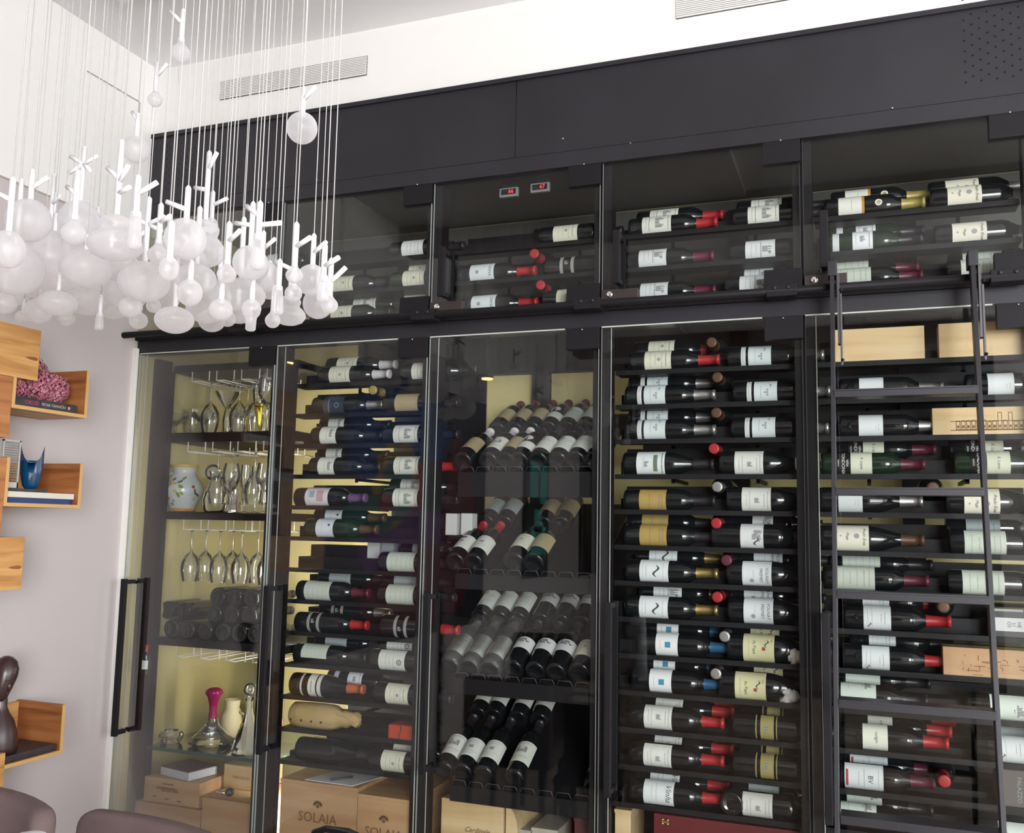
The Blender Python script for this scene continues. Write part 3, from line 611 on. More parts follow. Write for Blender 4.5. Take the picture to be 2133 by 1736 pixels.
add(4, 'B', (10, 0, 1560, 'chateau', 'black'), (10, 1, 1567, 'chateau', 'black'), (9, 0, 1555, 'laran', 'black'), (8, 0, 1543, 'laran', 'black'), (8, 1, 1553, 'laran', 'black'),
    (6, 0, 1546, 'dots', 'silver'), (5, 0, 1558, 'dots', 'silver'), (4, 0, 1554, 'dots', 'silver'), (3, 0, 1533, 'burg', 'white', 'burgundy', 1.0), (2, 0, 1548, 'burg', 'white', 'burgundy', 1.0),
    (1, 0, 1545, 'rj', 'black', 'bordeaux', 1.1), (1, 1, 1570, 'rj', 'black'), (0, 0, 1549, 'volnay', 'black', 'burgundy'), (0, 1, 1573, 'volnay', 'black', 'burgundy'), (-1, 0, 1552, 'volnay', 'black', 'burgundy'), (-1, 1, 1553, 'volnay', 'black', 'burgundy'),
    (-2, 0, 1551, 'pape', 'black', 'burgundy', 1.05), (-2, 1, 1566, 'pape', 'black'), (-3, 0, 1534, 'pape', 'black', 'burgundy', 1.05), (-3, 1, 1573, 'pape', 'black'),
    (-4, 0, 1576, 'goldcrest', 'black'), (-4, 1, 1590, 'goldcrest', 'black'), (-5, 0, 1576, 'goldcrest', 'black'), (-5, 1, 1588, 'goldcrest', 'black'),
    (-6, 0, 1549, 'burg', 'black'), (-6, 1, 1562, 'grey', 'black'))
add(5, 'A', (10, 0, 1747, 'medal', 'yellow'), (10, 1, 1761, 'medal', 'yellow'), (9, 0, 1735, 'twin', 'black', 'bordeaux', 1, 5, 'green'), (9, 1, 1743, 'twin', 'black', 'bordeaux', 1, 5, 'green'), (8, 0, 1738, 'bigcream', 'burgundy'), (8, 1, 1735, 'bigcream', 'burgundy'),
    (5, 0, 1790, 'plain', 'silver'), (4, 0, 1789, 'plain', 'silver'), (3, 0, 1742, 'tondonia', 'burgundy', 'bordeaux', 1, 4, 'green'), (3, 1, 1768, 'tondonia', 'burgundy'),
    (2, 0, 1747, 'plain', 'silver', 'burgundy'), (1, 0, 1742, 'prado', 'brown', 'burgundy'), (0, 0, 1743, 'bigcream', 'burgundy'), (0, 1, 1756, 'bigcream', 'black'),
    (-1, 0, 1799, 'sign', 'red'), (-1, 1, 1797, 'sign', 'red'), (-2, 0, 1796, 'sign', 'red'), (-2, 1, 1810, 'sign', 'black'),
    (-3, 0, 1752, 'tree', 'black', 'bordeaux', 1, 68), (-3, 1, 1762, 'tree', 'black', 'bordeaux', 1, 60), (-3, 2, 1772, 'tree', 'black', 'bordeaux', 1, 50),
    (-4, 0, 1797, 'colgin', 'red'), (-4, 1, 1808, 'colgin', 'red'), (-4, 2, 1820, 'colgin', 'red'), (-5, 0, 1760, 'bv', 'burgundy'), (-5, 1, 1771, 'bv', 'burgundy'), (-5, 2, 1781, 'bv', 'burgundy'),
    (-6, 0, 1752, 'tree', 'black', 'bordeaux', 1, 64), (-6, 1, 1765, 'tree', 'black', 'bordeaux', 1, 55), (-7, 0, 1741, 'tree', 'black', 'bordeaux', 1, 10))
add(5, 'B', (10, 0, 1972, 'prado', 'silver'), (10, 1, 1968, 'prado', 'silver'), (9, 0, 1982, 'prado', 'silver'), (8, 0, 2000, 'bigcream', 'black'), (8, 1, 2003, 'bigcream', 'black'),
    (5, 0, 2055, 'plain', 'black'), (3, 0, 2020, 'tondonia', 'burgundy', 'bordeaux', 1, 4, 'green'), (3, 1, 2008, 'tondonia', 'black'), (2, 0, 2006, 'prado', 'black', 'burgundy'),
    (1, 0, 2007, 'bigcream', 'burgundy'), (1, 1, 2010, 'grey', 'black'), (0, 0, 2003, 'bigcream', 'black'), (-3, 0, 2060, 'tree', 'black'), (-4, 0, 2073, 'sign', 'black'), (-4, 1, 2075, 'grey', 'black'), (-6, 0, 2078, 'tree', 'black'))
for it in L:
    it = it+(None,)*(10-len(it)); bay, col, k, d, px, style, cap, shape, sc, roll = it[:10]; gl = it[10] if len(it) > 10 and it[10] else 'dark'
    lie(bay, col, k, d, px, style, cap, shape or 'bordeaux', sc or 1.0, roll, gl)
for bay, k, px, cap in ((4, 6, 1485, 'brown'), (4, 5, 1497, 'brown'), (4, 4, 1495, 'brown'), (4, 3, 1490, 'red'), (4, 2, 1497, 'silver'), (4, 1, 1495, 'red'), (4, 0, 1516, 'burgundy'), (4, -1, 1497, 'red'), (4, -2, 1512, 'silver'), (4, -3, 1494, 'silver'),
                        (5, 2, 1942, 'brown'), (5, -1, 1964, 'brown'), (5, -5, 1966, 'red'), (3, 9, 1118, 'red'), (3, 8, 1131, 'red'), (2, 5, 784, 'yellow')):
    butt(bay, k, px, cap)
butt(4, -6, 1526, 'dark', 'white', base=True)

# rack shelves: one stepped steel tray per row and bay
def rack(bay, k, x0, x1, deep=True):
    z = rowz(k)-.0375; t = empty('rack_shelf', (x0, 0, z))
    tag(t, 'dark steel bottle rack shelf, %s row down, %s' % (bayrow(k), BAYN[bay]), 'shelf', 'steel rack shelves')
    W = x1-x0; r1, r2 = rise(k, 1), rise(k, 2); b = bmesh.new()
    box(b, (0, .078, -.006), (W, .163, 0)); obj('front_tray', b, M_SHELF, t)
    b = bmesh.new(); box(b, (0, .076, -.010), (W, .080, .006)); obj('front_lip', b, M_SHELF, t)
    if deep:
        b = bmesh.new(); box(b, (0, .1635, r1-.006), (W, .248, r1)); box(b, (0, .163, -.006), (W, .1645, r1)); obj('second_tray', b, M_SHELF, t)
        b = bmesh.new(); box(b, (0, .2485, r2-.006), (W, .335, r2)); box(b, (0, .248, r1-.006), (W, .2495, r2)); obj('rear_tray', b, M_SHELF, t)
    b = bmesh.new()
    for x in (W*.25, W*.75):
        box(b, (x-.006, .33, -.006), (x+.006, CD-.055, .006)); box(b, (x-.006, .33, -.012), (x+.006, .336, r2))
    obj('support_arm', b, M_SHELF, t)
for bay, ks in ((2, (10, 9, 8, 6, 5, 4, 3, 2, 1, 0, -1, -2, -3, -4, -5, -6)), (4, range(-6, 11)), (5, range(-7, 11)), (3, (10, 9, 8))):
    for k in ks:
        if k == 7: continue
        rack(bay, k, BX[bay-1]+.032, BX[bay]-.032)
# twisted paper tissue at the necks of the two yellow-label bottles
for px, py, k in ((1664, 1368, -2), (1650, 1450, -3)):
    P = at(px, py, .10); b = bmesh.new(); rnd = random.Random(px)
    sph(b, (0, 0, 0), .022, 14, .9)
    for i in range(9):
        a = R(200+rnd.uniform(-60, 70)); e = Vector((math.cos(a)*.05*rnd.uniform(.6, 1), -.005, math.sin(a)*.045*rnd.uniform(.6, 1)))
        tube(b, [(0, 0, 0), e*.5+Vector((0, -.006, .004)), e], [.014, .010, .002], 6)
    for v in b.verts: v.co += Vector((rnd.uniform(-1, 1), rnd.uniform(-1, 1), rnd.uniform(-1, 1)))*.0025
    o = obj('tissue_wrap', b, mat('white_tissue', (0.66, 0.63, 0.60), 0.9), loc=P)
    tag(o, 'crumpled white tissue on the neck of the %s red-crest bottle' % ('upper' if k == -2 else 'lower'), 'tissue')

# ------------------------------------------------------------------ slanted display, bay 3
SL = R(27); UP = Vector((0, math.cos(SL), math.sin(SL))); NRM = Vector((0, -math.sin(SL), math.cos(SL)))
def tilt_bottle(tier, row, idx, px, py, style, cap, shape='bordeaux', roll=0, yy=None, d=None):
    zb_, names = TIER[tier]
    # base of bottle sits on ramp; distance s up the ramp
    s0 = (.030, .334)[row]
    r = .0375 if shape == 'bordeaux' else .0415
    C = Vector((0, .05, zb_))+UP*s0+NRM*(r+.001)
    mid = C+UP*.10
    x = at(px, py, mid.y).x
    for _ in range(4):
        u, v = proj((x, mid.y, mid.z+.0)); x += at(px, v, mid.y).x-at(u, v, mid.y).x
    # local z -> UP, local -y (label) -> NRM
    zx = UP; yx = -NRM; xx = yx.cross(zx)
    Mm = Matrix(((xx.x, yx.x, zx.x, x), (xx.y, yx.y, zx.y, C.y), (xx.z, yx.z, zx.z, C.z), (0, 0, 0, 1))) @ Matrix.Rotation(R(roll), 4, 'Z')
    lab = '%s bottle, %s, %s row, %s slanted display tier' % (STY[style]['d'].replace(' ', '-'), ORD[idx]+' from left', ('front', 'rear')[row], names)
    return bottle('wine_bottle', Mm, shape, style, cap, lab, 1.0, 'bottles on the slanted display')
def tz(py): # ramp base height so that front-row label centre projects at py
    best = None
    for i in range(4000):
        z = .3+i*.0005; C = Vector((-.95, .05, z))+UP*.135+NRM*.0385
        e = abs(proj((C.x, C.y, C.z+.02))[1]-py)
        if best is None or e < best[0]: best = (e, z)
    return best[1]
TIER = {1: (tz(926), 'top'), 2: (tz(1138), 'second'), 3: (tz(1356), 'third'), 4: (tz(1580), 'bottom')}
for tr, (zb_, nm) in TIER.items():
    t = empty('display_ramp', (BX[2]+.11, .05, zb_)); tag(t, 'dark slanted bottle display ramp, %s tier, middle bay' % nm, 'shelf', 'slanted display ramps')
    W = BX[3]-.032-(BX[2]+.11)
    b = bmesh.new()
    vs = [Vector((0, 0, 0)), UP*.60, UP*.60-NRM*.012, -NRM*.012]
    a_ = [b.verts.new(v) for v in vs]; c_ = [b.verts.new(v+Vector((W, 0, 0))) for v in vs]
    b.faces.new(a_[::-1]); b.faces.new(c_)
    for i in range(4): b.faces.new((a_[i], a_[(i+1) % 4], c_[(i+1) % 4], c_[i]))
    bmesh.ops.recalc_face_normals(b, faces=b.faces); obj('ramp_board', b, M_SHELF, t)
    obj('front_panel', nb((0, -.012, -.074 if tr == 1 else -.040), (W, -.002, .012)), M_SHELF, t)
    b = bmesh.new()
    for i in range(8):
        x = W*(i+.5)/8
        tube(b, [Vector((x-.028, -.006, .010)), Vector((x-.02, -.010, .030)), Vector((x+.02, -.010, .030)), Vector((x+.028, -.006, .010))], .0013, 6)
    obj('wire_stop', b, mat('dull_wire', (0.12, 0.12, 0.13), .4, .6), t)
D3 = [
 (1, 0, [(983, 'tan', 'white'), (1036, 'chateau', 'white'), (1071, 'tan', 'white'), (1098, 'dome', 'black'), (1137, 'eye', 'black'), (1176, 'eye', 'black'), (1214, 'eye', 'black'), (1252, 'eye', 'black')]),
 (1, 1, [(1052, 'tan', 'burgundy'), (1087, 'tan', 'burgundy'), (1122, 'tan', 'burgundy'), (1156, 'dome', 'burgundy'), (1193, 'eye', 'burgundy'), (1231, 'eye', 'burgundy')]),
 (2, 0, [(968, 'burg', 'red'), (1005, 'burg', 'red'), (1089, 'cream', 'black', 'burgundy'), (1128, 'tan', 'black', 'burgundy')]),
 (2, 1, [(1030, 'grey', 'red'), (1066, 'grey', 'red'), (1145, 'tan', 'burgundy'), (1183, 'tan', 'burgundy')]),
 (3, 0, [(958, 'eye', 'white'), (998, 'eye', 'white'), (1040, 'eye', 'white'), (1087, 'rj', 'black'), (1132, 'rj', 'black'), (1174, 'rj', 'black'), (1222, 'cream', 'black', 'burgundy')]),
 (3, 1, [(1019, 'eye', 'white'), (1056, 'eye', 'white'), (1094, 'eye', 'white'), (1141, 'rj', 'black'), (1183, 'rj', 'black'), (1224, 'rj', 'black')]),
 (4, 0, [(946, 'chateau', 'black'), (984, 'burg', 'black'), (1027, 'burg', 'black'), (1090, 'chateau', 'black'), (1252, 'tan', 'black')]),
 (4, 1, [(1013, 'chateau', 'black'), (1045, 'burg', 'black'), (1095, 'chateau', 'black'), (1138, 'chateau', 'black')]),
]
for tr, row, items in D3:
    lastx = -9
    for i, it in enumerate(items):
        py = {1: (926, 855), 2: (1138, 1055), 3: (1356, 1265), 4: (1580, 1480)}[tr][row]
        tilt_bottle(tr, row, i+1, it[0], py, it[1], it[2], it[3] if len(it) > 3 else 'bordeaux', roll=random.uniform(-8, 8))
# crinkled plastic sleeves over the three left bottles of the third tier
mpl = thinglass('clear_plastic_film', (0.97, 0.98, 0.98), 1.2, 0.15, (0.8, 0.82, 0.82), 0.06)
zb3 = TIER[3][0]
for i, px in enumerate((958, 998, 1040)):
    C = Vector((0, .05, zb3))+UP*.02+NRM*.0400; mid = C+UP*.1
    x = at(px, 1356, mid.y).x
    for _ in range(4):
        u, v = proj((x, mid.y, mid.z)); x += at(px, v, mid.y).x-at(u, v, mid.y).x
    b = bmesh.new(); rnd = random.Random(i+3)
    lathe(b, [(.030, 0), (.0388, .01), (.0390, .08), (.0392, .16), (.0392, .2), (.034, .23), (.030, .26), (.034, .29), (.020, .30)], 20)
    for v in b.verts:
        f_ = 1+rnd.uniform(-.0, .03)+(.10*rnd.uniform(-.2, 1) if v.co.z > .2 else 0); v.co.x *= f_; v.co.y *= f_
    zx = UP; yx = -NRM; xx = yx.cross(zx)
    o = obj('plastic_sleeve', b, mpl); o.matrix_world = Matrix(((xx.x, yx.x, zx.x, x), (xx.y, yx.y, zx.y, C.y), (xx.z, yx.z, zx.z, C.z), (0, 0, 0, 1)))
    tag(o, 'crinkled clear plastic sleeve over the %s white bottle of the third display tier' % ORD[i+1], 'plastic sleeve', 'plastic sleeves on the third tier')

# ------------------------------------------------------------------ boxes, crates
def crate(name, x0, x1, y0, y1, z0, z1, m, label, cat='crate', txt=None, size=.03, lid=True, group=None, emblem=False, tm=None):
    t = empty(name, ((x0+x1)/2, (y0+y1)/2, z0)); tag(t, label, cat, group)
    w_, d_, h = (x1-x0)/2, (y1-y0)/2, z1-z0
    lt = .012 if lid else 0
    obj('box_body', nb((-w_, -d_, 0), (w_, d_, h-lt), bev=.002), m, t)
    if lid: obj('lid', nb((-w_-.002, -d_-.002, h-lt), (w_+.002, d_+.002, h), bev=.0015), m, t)
    tm = tm or M_BURN
    if txt: text_on('branding', txt, size, (0, -d_-.0025, h-.122 if emblem else h*.5), (1, 0, 0), (0, 0, 1), tm, t)
    if emblem:
        b = bmesh.new()
        for i in range(5):
            a = R(30+30*i); lathe(b, [(0, 0), (.006, 0)], 10, Matrix.Translation((.016*math.cos(a), -d_-.0028, h-.082+.016*math.sin(a))) @ Matrix.Rotation(R(90), 4, 'X'))
        lathe(b, [(0, 0), (.007, 0)], 10, Matrix.Translation((0, -d_-.0028, h-.080)) @ Matrix.Rotation(R(90), 4, 'X'))
        obj('branded_crest', b, tm, t)
    return t
def yx(px, py, Y): return at(px, py, Y)
# crates among the racks, ladder bay
A, B = at(1732, 675, .085), at(1927, 748, .085); z0 = rowz(6)-.0375
crate('wooden_wine_box', A.x, B.x, .085, .161, z0, z0+.110, M_PINE, 'pale wooden wine box behind the ladder, top row left', 'wooden box', lid=False)
A = at(1955, 700, .085); crate('wooden_wine_box', A.x, A.x+.265, .085, .161, z0, z0+.112, M_PINE, 'pale wooden wine box behind the right ladder rail, top row', 'wooden box', lid=False)
A = at(1942, 880, .085); z0 = rowz(4)-.0375
t = crate('wooden_wine_box', A.x, A.x+.30, .085, .161, z0, z0+.088, M_PINE, 'pale wooden wine box branded with a long chateau drawing', 'wooden box', lid=False)
b = bmesh.new(); rnd = random.Random(5)
for i in range(13):
    x = -.085+i*.014; h = .022+(.022 if i in (8, 10) else 0)+rnd.uniform(0, .006)
    y_ = -.0390
    for (a0, a1) in (((x, .020), (x+.011, .022)), ((x, .020+h), (x+.011, .022+h)), ((x, .02), (x+.0014, .02+h)), ((x+.010, .02), (x+.0114, .02+h)), ((x+.003, .026), (x+.008, .034))):
        box(b, (a0[0], y_, a0[1]), (a1[0], y_-.0004, a1[1]))
box(b, (-.10, y_, .018), (.11, y_-.0004, .0205)); box(b, (-.10, y_, .045), (.11, y_-.0004, .047))
obj('branded_drawing', b, M_BURN, t)
A = at(1964, 1372, .085); z0 = rowz(-2)-.0375
t = crate('wooden_wine_box', A.x, A.x+.30, .085, .161, z0, z0+.086, M_CRATE, 'weathered wooden wine box with faded map print behind the ladder', 'wooden box', lid=False)
b = bmesh.new()
for i in range(26):
    x, z = rnd.uniform(-.10, .12), rnd.uniform(.01, .075); box(b, (x, -.0390, z), (x+rnd.uniform(.006, .03), -.0394, z+.0015)); x, z = rnd.uniform(-.10, .12), rnd.uniform(.01, .065); box(b, (x, -.0390, z), (x+.0012, -.0394, z+rnd.uniform(.004, .015)))
obj('faded_print', b, M_BURN, t)
# white box with the tall name, ladder bay right
A = at(2060, 1305, .085); z0 = rowz(-1)-.0375
t = crate('gift_box', A.x, A.x+.30, .085, .161, z0, z0+.085, mat('black_card', (0.015, 0.014, 0.016), 0.4), 'black gift box with white name panel right of the ladder', 'box', lid=False)
b = bmesh.new(); box(b, (-.15, -.0390, .022), (-.045, -.0382, .060)); obj('name_panel', b, mat('panel_white', (0.7, 0.71, 0.71), 0.6), t)
b = bmesh.new(); box(b, (-.15, -.0390, .078), (-.060, -.0382, .085)); obj('upper_stripe', b, mat('panel_grey', (0.4, 0.42, 0.42), 0.6), t)
bm_ = bmesh.new(); 
for i, tt in enumerate(('HE', 'LI', 'OS')): add_flat(bm_, tt, .014, lambda x, y: Vector((-.085-.0-(i-1)*.013+.0+y*1.0, -.0394, .041-x)))
obj('panel_text', bm_, M_INK, t)
for j, (px, k) in enumerate(((2076, -5),)):
    A = at(px, 1640, .085); z0 = rowz(k)-.0375
    t = crate('tall_gift_box', A.x, A.x+.115, .085, .161, z0-.0, z0+.105, mat('brown_grey_card', (0.13, 0.11, 0.10), 0.6), 'brown-grey gift box right of the ladder near the bottom', 'box', lid=False)
    bm_ = bmesh.new(); add_flat(bm_, 'PALAZZO', .016, lambda x, y: Vector((y, -.0385, .052-x))); obj('box_text', bm_, M_GREYINK, t)
# bay 4 bottom: red case with brass clasp, two small boxes
A, B = at(1362, 1690, .08), at(1700, 1720, .08); zt = rowz(-6)-.0375-.012
t = crate('red_lacquer_case', A.x, -.215, .08, .40, .32, zt-.006, mat('dark_red_lacquer', (0.13, 0.012, 0.018), 0.4), 'dark red case with brass clasp, bottom of bay left of ladder', 'case', lid=False)
b = bmesh.new()
for dx in (-.008, .008):
    for dz in (-.006, .006): sph(b, (dx, 0, dz), .005, 8)
box(b, (-.011, -.003, -.003), (.011, .003, .003)); o = obj('brass_clasp', b, mat('brass', (0.7, 0.5, 0.2), 0.3, 1.0), t); P = at(1386, 1712, .08); o.location = (P.x-t.location.x, -.163, P.z-t.location.z)
A = at(1284, 1705, .12); crate('small_wooden_box', A.x, A.x+.052, .10, .30, .47, A.z+.035, M_PINE, 'small pale wood box left of the dark red case', 'box')
A = at(1275, 1728, .12); crate('small_red_box', A.x, A.x+.085, .10, .32, .30, .468, mat('oxblood_card', (0.10, 0.02, 0.015), 0.6), 'oxblood box under the small pale wood box', 'box')
# bay 3 bottom: curved-lid wooden box, others
A, B = at(920, 1662, .09), at(1080, 1690, .09)
t = empty('curved_lid_box', ((A.x+B.x)/2, .2, .40)); tag(t, 'pale wooden box with bulging curved end, bottom of middle bay', 'wooden box')
w_ = (B.x-A.x)/2; zt = A.z-.40; b = bmesh.new(); box(b, (-w_, -.11, 0), (w_*.62, .11, zt), bev=.002); obj('box_body', b, M_PINE, t)
b = bmesh.new(); vs0, vs1 = [], []
for i in range(9):
    a = math.pi*(i/8-.5); x = w_*.68+w_*.30*math.cos(a); z = zt/2+zt/2*math.sin(a); vs0.append(b.verts.new((x, -.108, z))); vs1.append(b.verts.new((x, .108, z)))
b.faces.new(vs0); b.faces.new(vs1[::-1])
for i in range(9): b.faces.new((vs0[i], vs1[i], vs1[(i+1) % 9], vs0[(i+1) % 9]))
bmesh.ops.recalc_face_normals(b, faces=b.faces); obj('curved_end', b, M_PINE, t)
text_on('branding', 'Cardinale', .024, (-w_*.05, -.1125, zt*.42), (1, 0, 0), (0, 0, 1), M_BURN, t, True)
crate('wooden_wine_box', A.x-.03, B.x-.02, .08, .34, .05, .398, M_CRATE, 'reddish wooden box carrying the curved-lid box', 'wooden box')
for j, (px, py, dx, c, nm) in enumerate(((1068, 1722, .07, (0.45, 0.42, 0.36), 'cream'), (1112, 1720, .09, (0.50, 0.46, 0.38), 'cream'), (1200, 1700, .10, (0.12, 0.03, 0.03), 'dark red'))):
    A = at(px, py, .14); crate('cardboard_box', A.x, A.x+dx, .12, .33, .05, A.z, mat('boxcol%d' % j, c, 0.7), '%s box at the bottom of the middle bay, %s of three' % (nm, ('left', 'middle', 'right')[j]), 'box')
# bay 2 bottom: SOLAIA crates
A, B = at(585, 1645, .05), at(745, 1650, .05); zt = at(745, 1650, .05).z
crate('wooden_wine_crate', A.x, B.x, .05, .30, .05, zt+.012, M_CRATE, 'wooden SOLAIA crate carrying a paper sheet and pen', 'crate', 'SOLAIA', .048, emblem=True)
crate('wooden_wine_crate', B.x+.004, BX[2]-.034, .045, .40, .05, zt-.004, M_CRATE, 'wooden SOLAIA crate on the right, beside the door post', 'crate', 'SOLAIA', .044, emblem=True)
b = bmesh.new(); zz = zt+.0125; quad = [at(632, 1612, .1), at(705, 1590, .1)]
x0_ = A.x+.09; vs = [(x0_, .065, zz), (x0_+.20, .060, zz), (x0_+.24, .22, zz), (x0_+.05, .24, zz)]
f0 = [b.verts.new(v) for v in vs]; f1 = [b.verts.new((v[0], v[1], v[2]+.002)) for v in vs]; b.faces.new(f0[::-1]); b.faces.new(f1)
for i in range(4): b.faces.new((f0[i], f0[(i+1) % 4], f1[(i+1) % 4], f1[i]))
tag(obj('paper_sheet', b, mat('paper_white', (0.75, 0.77, 0.8), 0.7)), 'white paper sheets lying on the left wooden crate', 'paper')
b = bmesh.new(); tube(b, [(x0_+.10, .085, zz+.0065), (x0_+.15, .15, zz+.0065)], .0042, 8); tube(b, [(x0_+.10, .085, zz+.0065), (x0_+.097, .081, zz+.0065)], [.004, .001], 8)
tag(obj('pen', b, M_INK), 'black pen lying on the white paper sheets', 'pen')
# wrapped paper bottle, orange roll, big dark bottles, white boxes in bay 2
P = at(612, 1497, .13); Q = at(770, 1500, .13); z = rowz(-5); b = bmesh.new(); rnd = random.Random(3)
pr = [(0, 0), (.035, .0), (.044, .008), (.046, .05), (.047, .12), (.046, .17), (.040, .195), (.027, .215), (.030, .235), (.024, .255), (.027, .275), (.015, .285), (0, .287)]
lathe(b, pr, 26)
for v in b.verts:
    if v.co.z > .18: v.co += Vector((rnd.uniform(-1, 1), rnd.uniform(-1, 1), rnd.uniform(-1, 1)))*.005
t = empty('wrapped_bottle'); t.matrix_world = Matrix.Translation((P.x, .125, rowz(-5)-.0375+.047)) @ Matrix.Rotation(R(90), 4, 'Y')
tag(t, 'bottle wrapped in yellowish paper with four dark studs', 'wine bottle'); obj('paper_wrap', b, mat('kraft_yellow', (0.52, 0.38, 0.17), 0.8, bump=.3, bscale=90), t)
b = bmesh.new()
for zz_ in (.02, .065, .108, .150):
    lathe(b, [(0, 0), (.0045, 0), (.0045, .0015), (0, .002)], 10, Matrix.Translation((.012, -.0455, zz_)) @ Matrix.Rotation(R(90), 4, 'X'))
obj('dark_stud', b, mat('stud_brown', (0.10, 0.05, 0.02), 0.5), t)
b = bmesh.new(); sph(b, (0, -.0, .275), .016, 12); obj('neck_knot', b, mat('kraft_yellow', (1, 1, 1)), t)
for i, (px, sc, y_) in enumerate(((625, 1.0, .12), (690, 1.05, .24))):
    x = at(px, 1560, y_).x
    M = Matrix.Translation((x, y_, rowz(-6)-.0375+.0415*sc*1.05+(.0 if i == 0 else rise(-6, 1)))) @ Matrix.Rotation(R(90), 4, 'Y')
    bottle('wine_bottle', M, 'burgundy', 'none', 'black', 'large unlabelled dark bottle under the paper-wrapped bottle, %s' % ('front one' if i == 0 else 'rear one'), 1.05*sc, 'unlabelled dark bottles above the crates')
P = at(813, 1512, .10); Q = at(866, 1512, .10); b = bmesh.new(); box(b, (0, -.04, 0), (.15, .04, .055), bev=.01)
t = empty('orange_red_box', (P.x, .12, rowz(-5)-.0375)); tag(t, 'orange-red padded box with dark cord, right side, bay beside stemware', 'box'); obj('box_body', b, mat('orange_red', (0.50, 0.06, 0.02), 0.5), t)
b = bmesh.new(); tube(b, [(.05, -.042, .0), (.045, -.043, .02), (.055, -.043, .04), (.05, -.04, .056)], .002, 6); obj('dark_cord', b, M_INK, t)
for i, (px, c, w1) in enumerate(((770, (0.62, 0.64, 0.62), 'left'), (799, (0.40, 0.42, 0.41), 'right'))):
    P = at(px, 1152, .22); z0 = rowz(0)-.0375+rise(0, 1)
    t = crate('white_carton', P.x, P.x+.052, .20, .245, z0, z0+.095, mat('carton%d' % i, c, 0.7), 'upright white carton on the eleventh rack row, %s of the pair' % w1, 'box', lid=False)
for i, (px, w1) in enumerate(((928, 'left'), (960, 'right'))):
    P = at(px, 1090, .2); z0 = at(px, 1115, .2).z
    crate('white_carton', P.x, P.x+.045, .20, .25, z0, z0+.080, mat('carton%d' % (2+i), (0.68, 0.69, 0.67), 0.7), 'upright white carton left of the slanted display, %s of the pair' % w1, 'box', lid=False)
b = bmesh.new(); zz = at(940, 1116, .2).z; box(b, (BX[2]+.02, .15, zz-.012), (BX[2]+.10, .34, zz-.001)); box(b, (BX[2]+.02, .15, zz-.02), (BX[2]+.026, .34, zz-.001))
tag(obj('side_ledge', b, M_SHELF), 'narrow dark ledge carrying two white cartons left of slanted display', 'shelf')

# ------------------------------------------------------------------ stemware bay (bay 1)
X0, X1 = XL+.032, BX[1]-.032
def shelf1(z0, z1, label, m=M_SHELF, y0=.19, y1=CD-.01, hooks=True):
    t = empty('stemware_shelf', (X0, y0, z0)); tag(t, label, 'shelf', 'dark stemware shelves' if hooks else None)
    obj('board', nb((0, 0, 0), (X1-X0, y1-y0, z1-z0)), m, t)
    if hooks:
        for i in range(4):
            b = bmesh.new(); x = .10+i*.125
            for y in (.0, .30):
                tube(b, [(x, y, 0), (x, y, -.040), (x+.042, y, -.042)], .0028, 6)
                tube(b, [(x+.088, y, 0), (x+.088, y, -.040)], .0028, 6)
            tube(b, [(x, .0, -.041), (x, .30, -.041)], .0024, 6); tube(b, [(x+.042, .0, -.042), (x+.042, .30, -.042)], .0024, 6)
            obj('wire_glass_hanger', b, mat('white_wire', (0.75, 0.73, 0.66), 0.4), t)
SH = [2.105, 1.822, 1.50, .985]
shelf1(2.120, 2.150, 'topmost dark stemware shelf with wire hangers, under the beam')
shelf1(1.822, 1.862, 'dark stemware shelf above the painted vase')
shelf1(1.500, 1.532, 'dark stemware shelf carrying the painted vase')
shelf1(.985, 1.015, 'dark shelf carrying stacked bottles in the stemware bay')
t = empty('glass_shelf', (X0, .17, .575)); tag(t, 'green-edged glass shelf carrying the decanters', 'shelf')
obj('pane', nb((0, 0, 0), (X1-X0, CD-.18, .010)), M_GSHELF, t)
obj('green_front_edge', nb((0, -.003, -.002), (X1-X0, 0, .012)), mat('green_edge', (0.03, 0.09, 0.08), 0.2), t)
b = bmesh.new()
for x in (X0+.003, X1-.003): box(b, (x-.008, .17, .05), (x+.008, .19, 2.12)) 
t = tag(obj('stemware_uprights', b, M_BLACK2), 'pair of thin black uprights framing the stemware shelves', 'frame')
WG = [(.032, 0), (.033, .0015), (.006, .006), (.0035, .012), (.003, .080), (.006, .092), (.024, .108), (.037, .135), (.040, .160), (.036, .190), (.030, .215)]
FL = [(.030, 0), (.030, .0015), (.005, .006), (.003, .012), (.003, .075), (.008, .090), (.018, .120), (.023, .160), (.020, .210)]
MT = [(.034, 0), (.034, .0015), (.005, .006), (.003, .012), (.003, .085), (.010, .095), (.050, .150)]
TB = [(0, .003), (.030, .0), (.032, .004), (.036, .06), (.038, .10)]
CP = [(.032, 0), (.033, .0015), (.005, .005), (.004, .030), (.012, .040), (.045, .060), (.050, .085)]
_g = {}
def glassmesh(kind):
    if kind not in _g:
        b = bmesh.new(); lathe(b, {'wine': WG, 'flute': FL, 'martini': MT, 'tumbler': TB, 'coupe': CP}[kind], 20); me = bpy.data.meshes.new(kind); b.to_mesh(me); b.free(); me.materials.append(M_GLASS); _g[kind] = me
    return _g[kind]
def stem(kind, x, y, z, down=False, label='', group='', s=1.0):
    o = bpy.data.objects.new('wine_glass' if kind in ('wine', 'flute', 'coupe', 'martini') else 'tumbler', glassmesh(kind)); COL.objects.link(o); o.location = (x, y, z)
    if down: o.rotation_euler = (R(180), 0, 0)
    o.scale = (s, s, s); tag(o, label, 'glass', group); return o
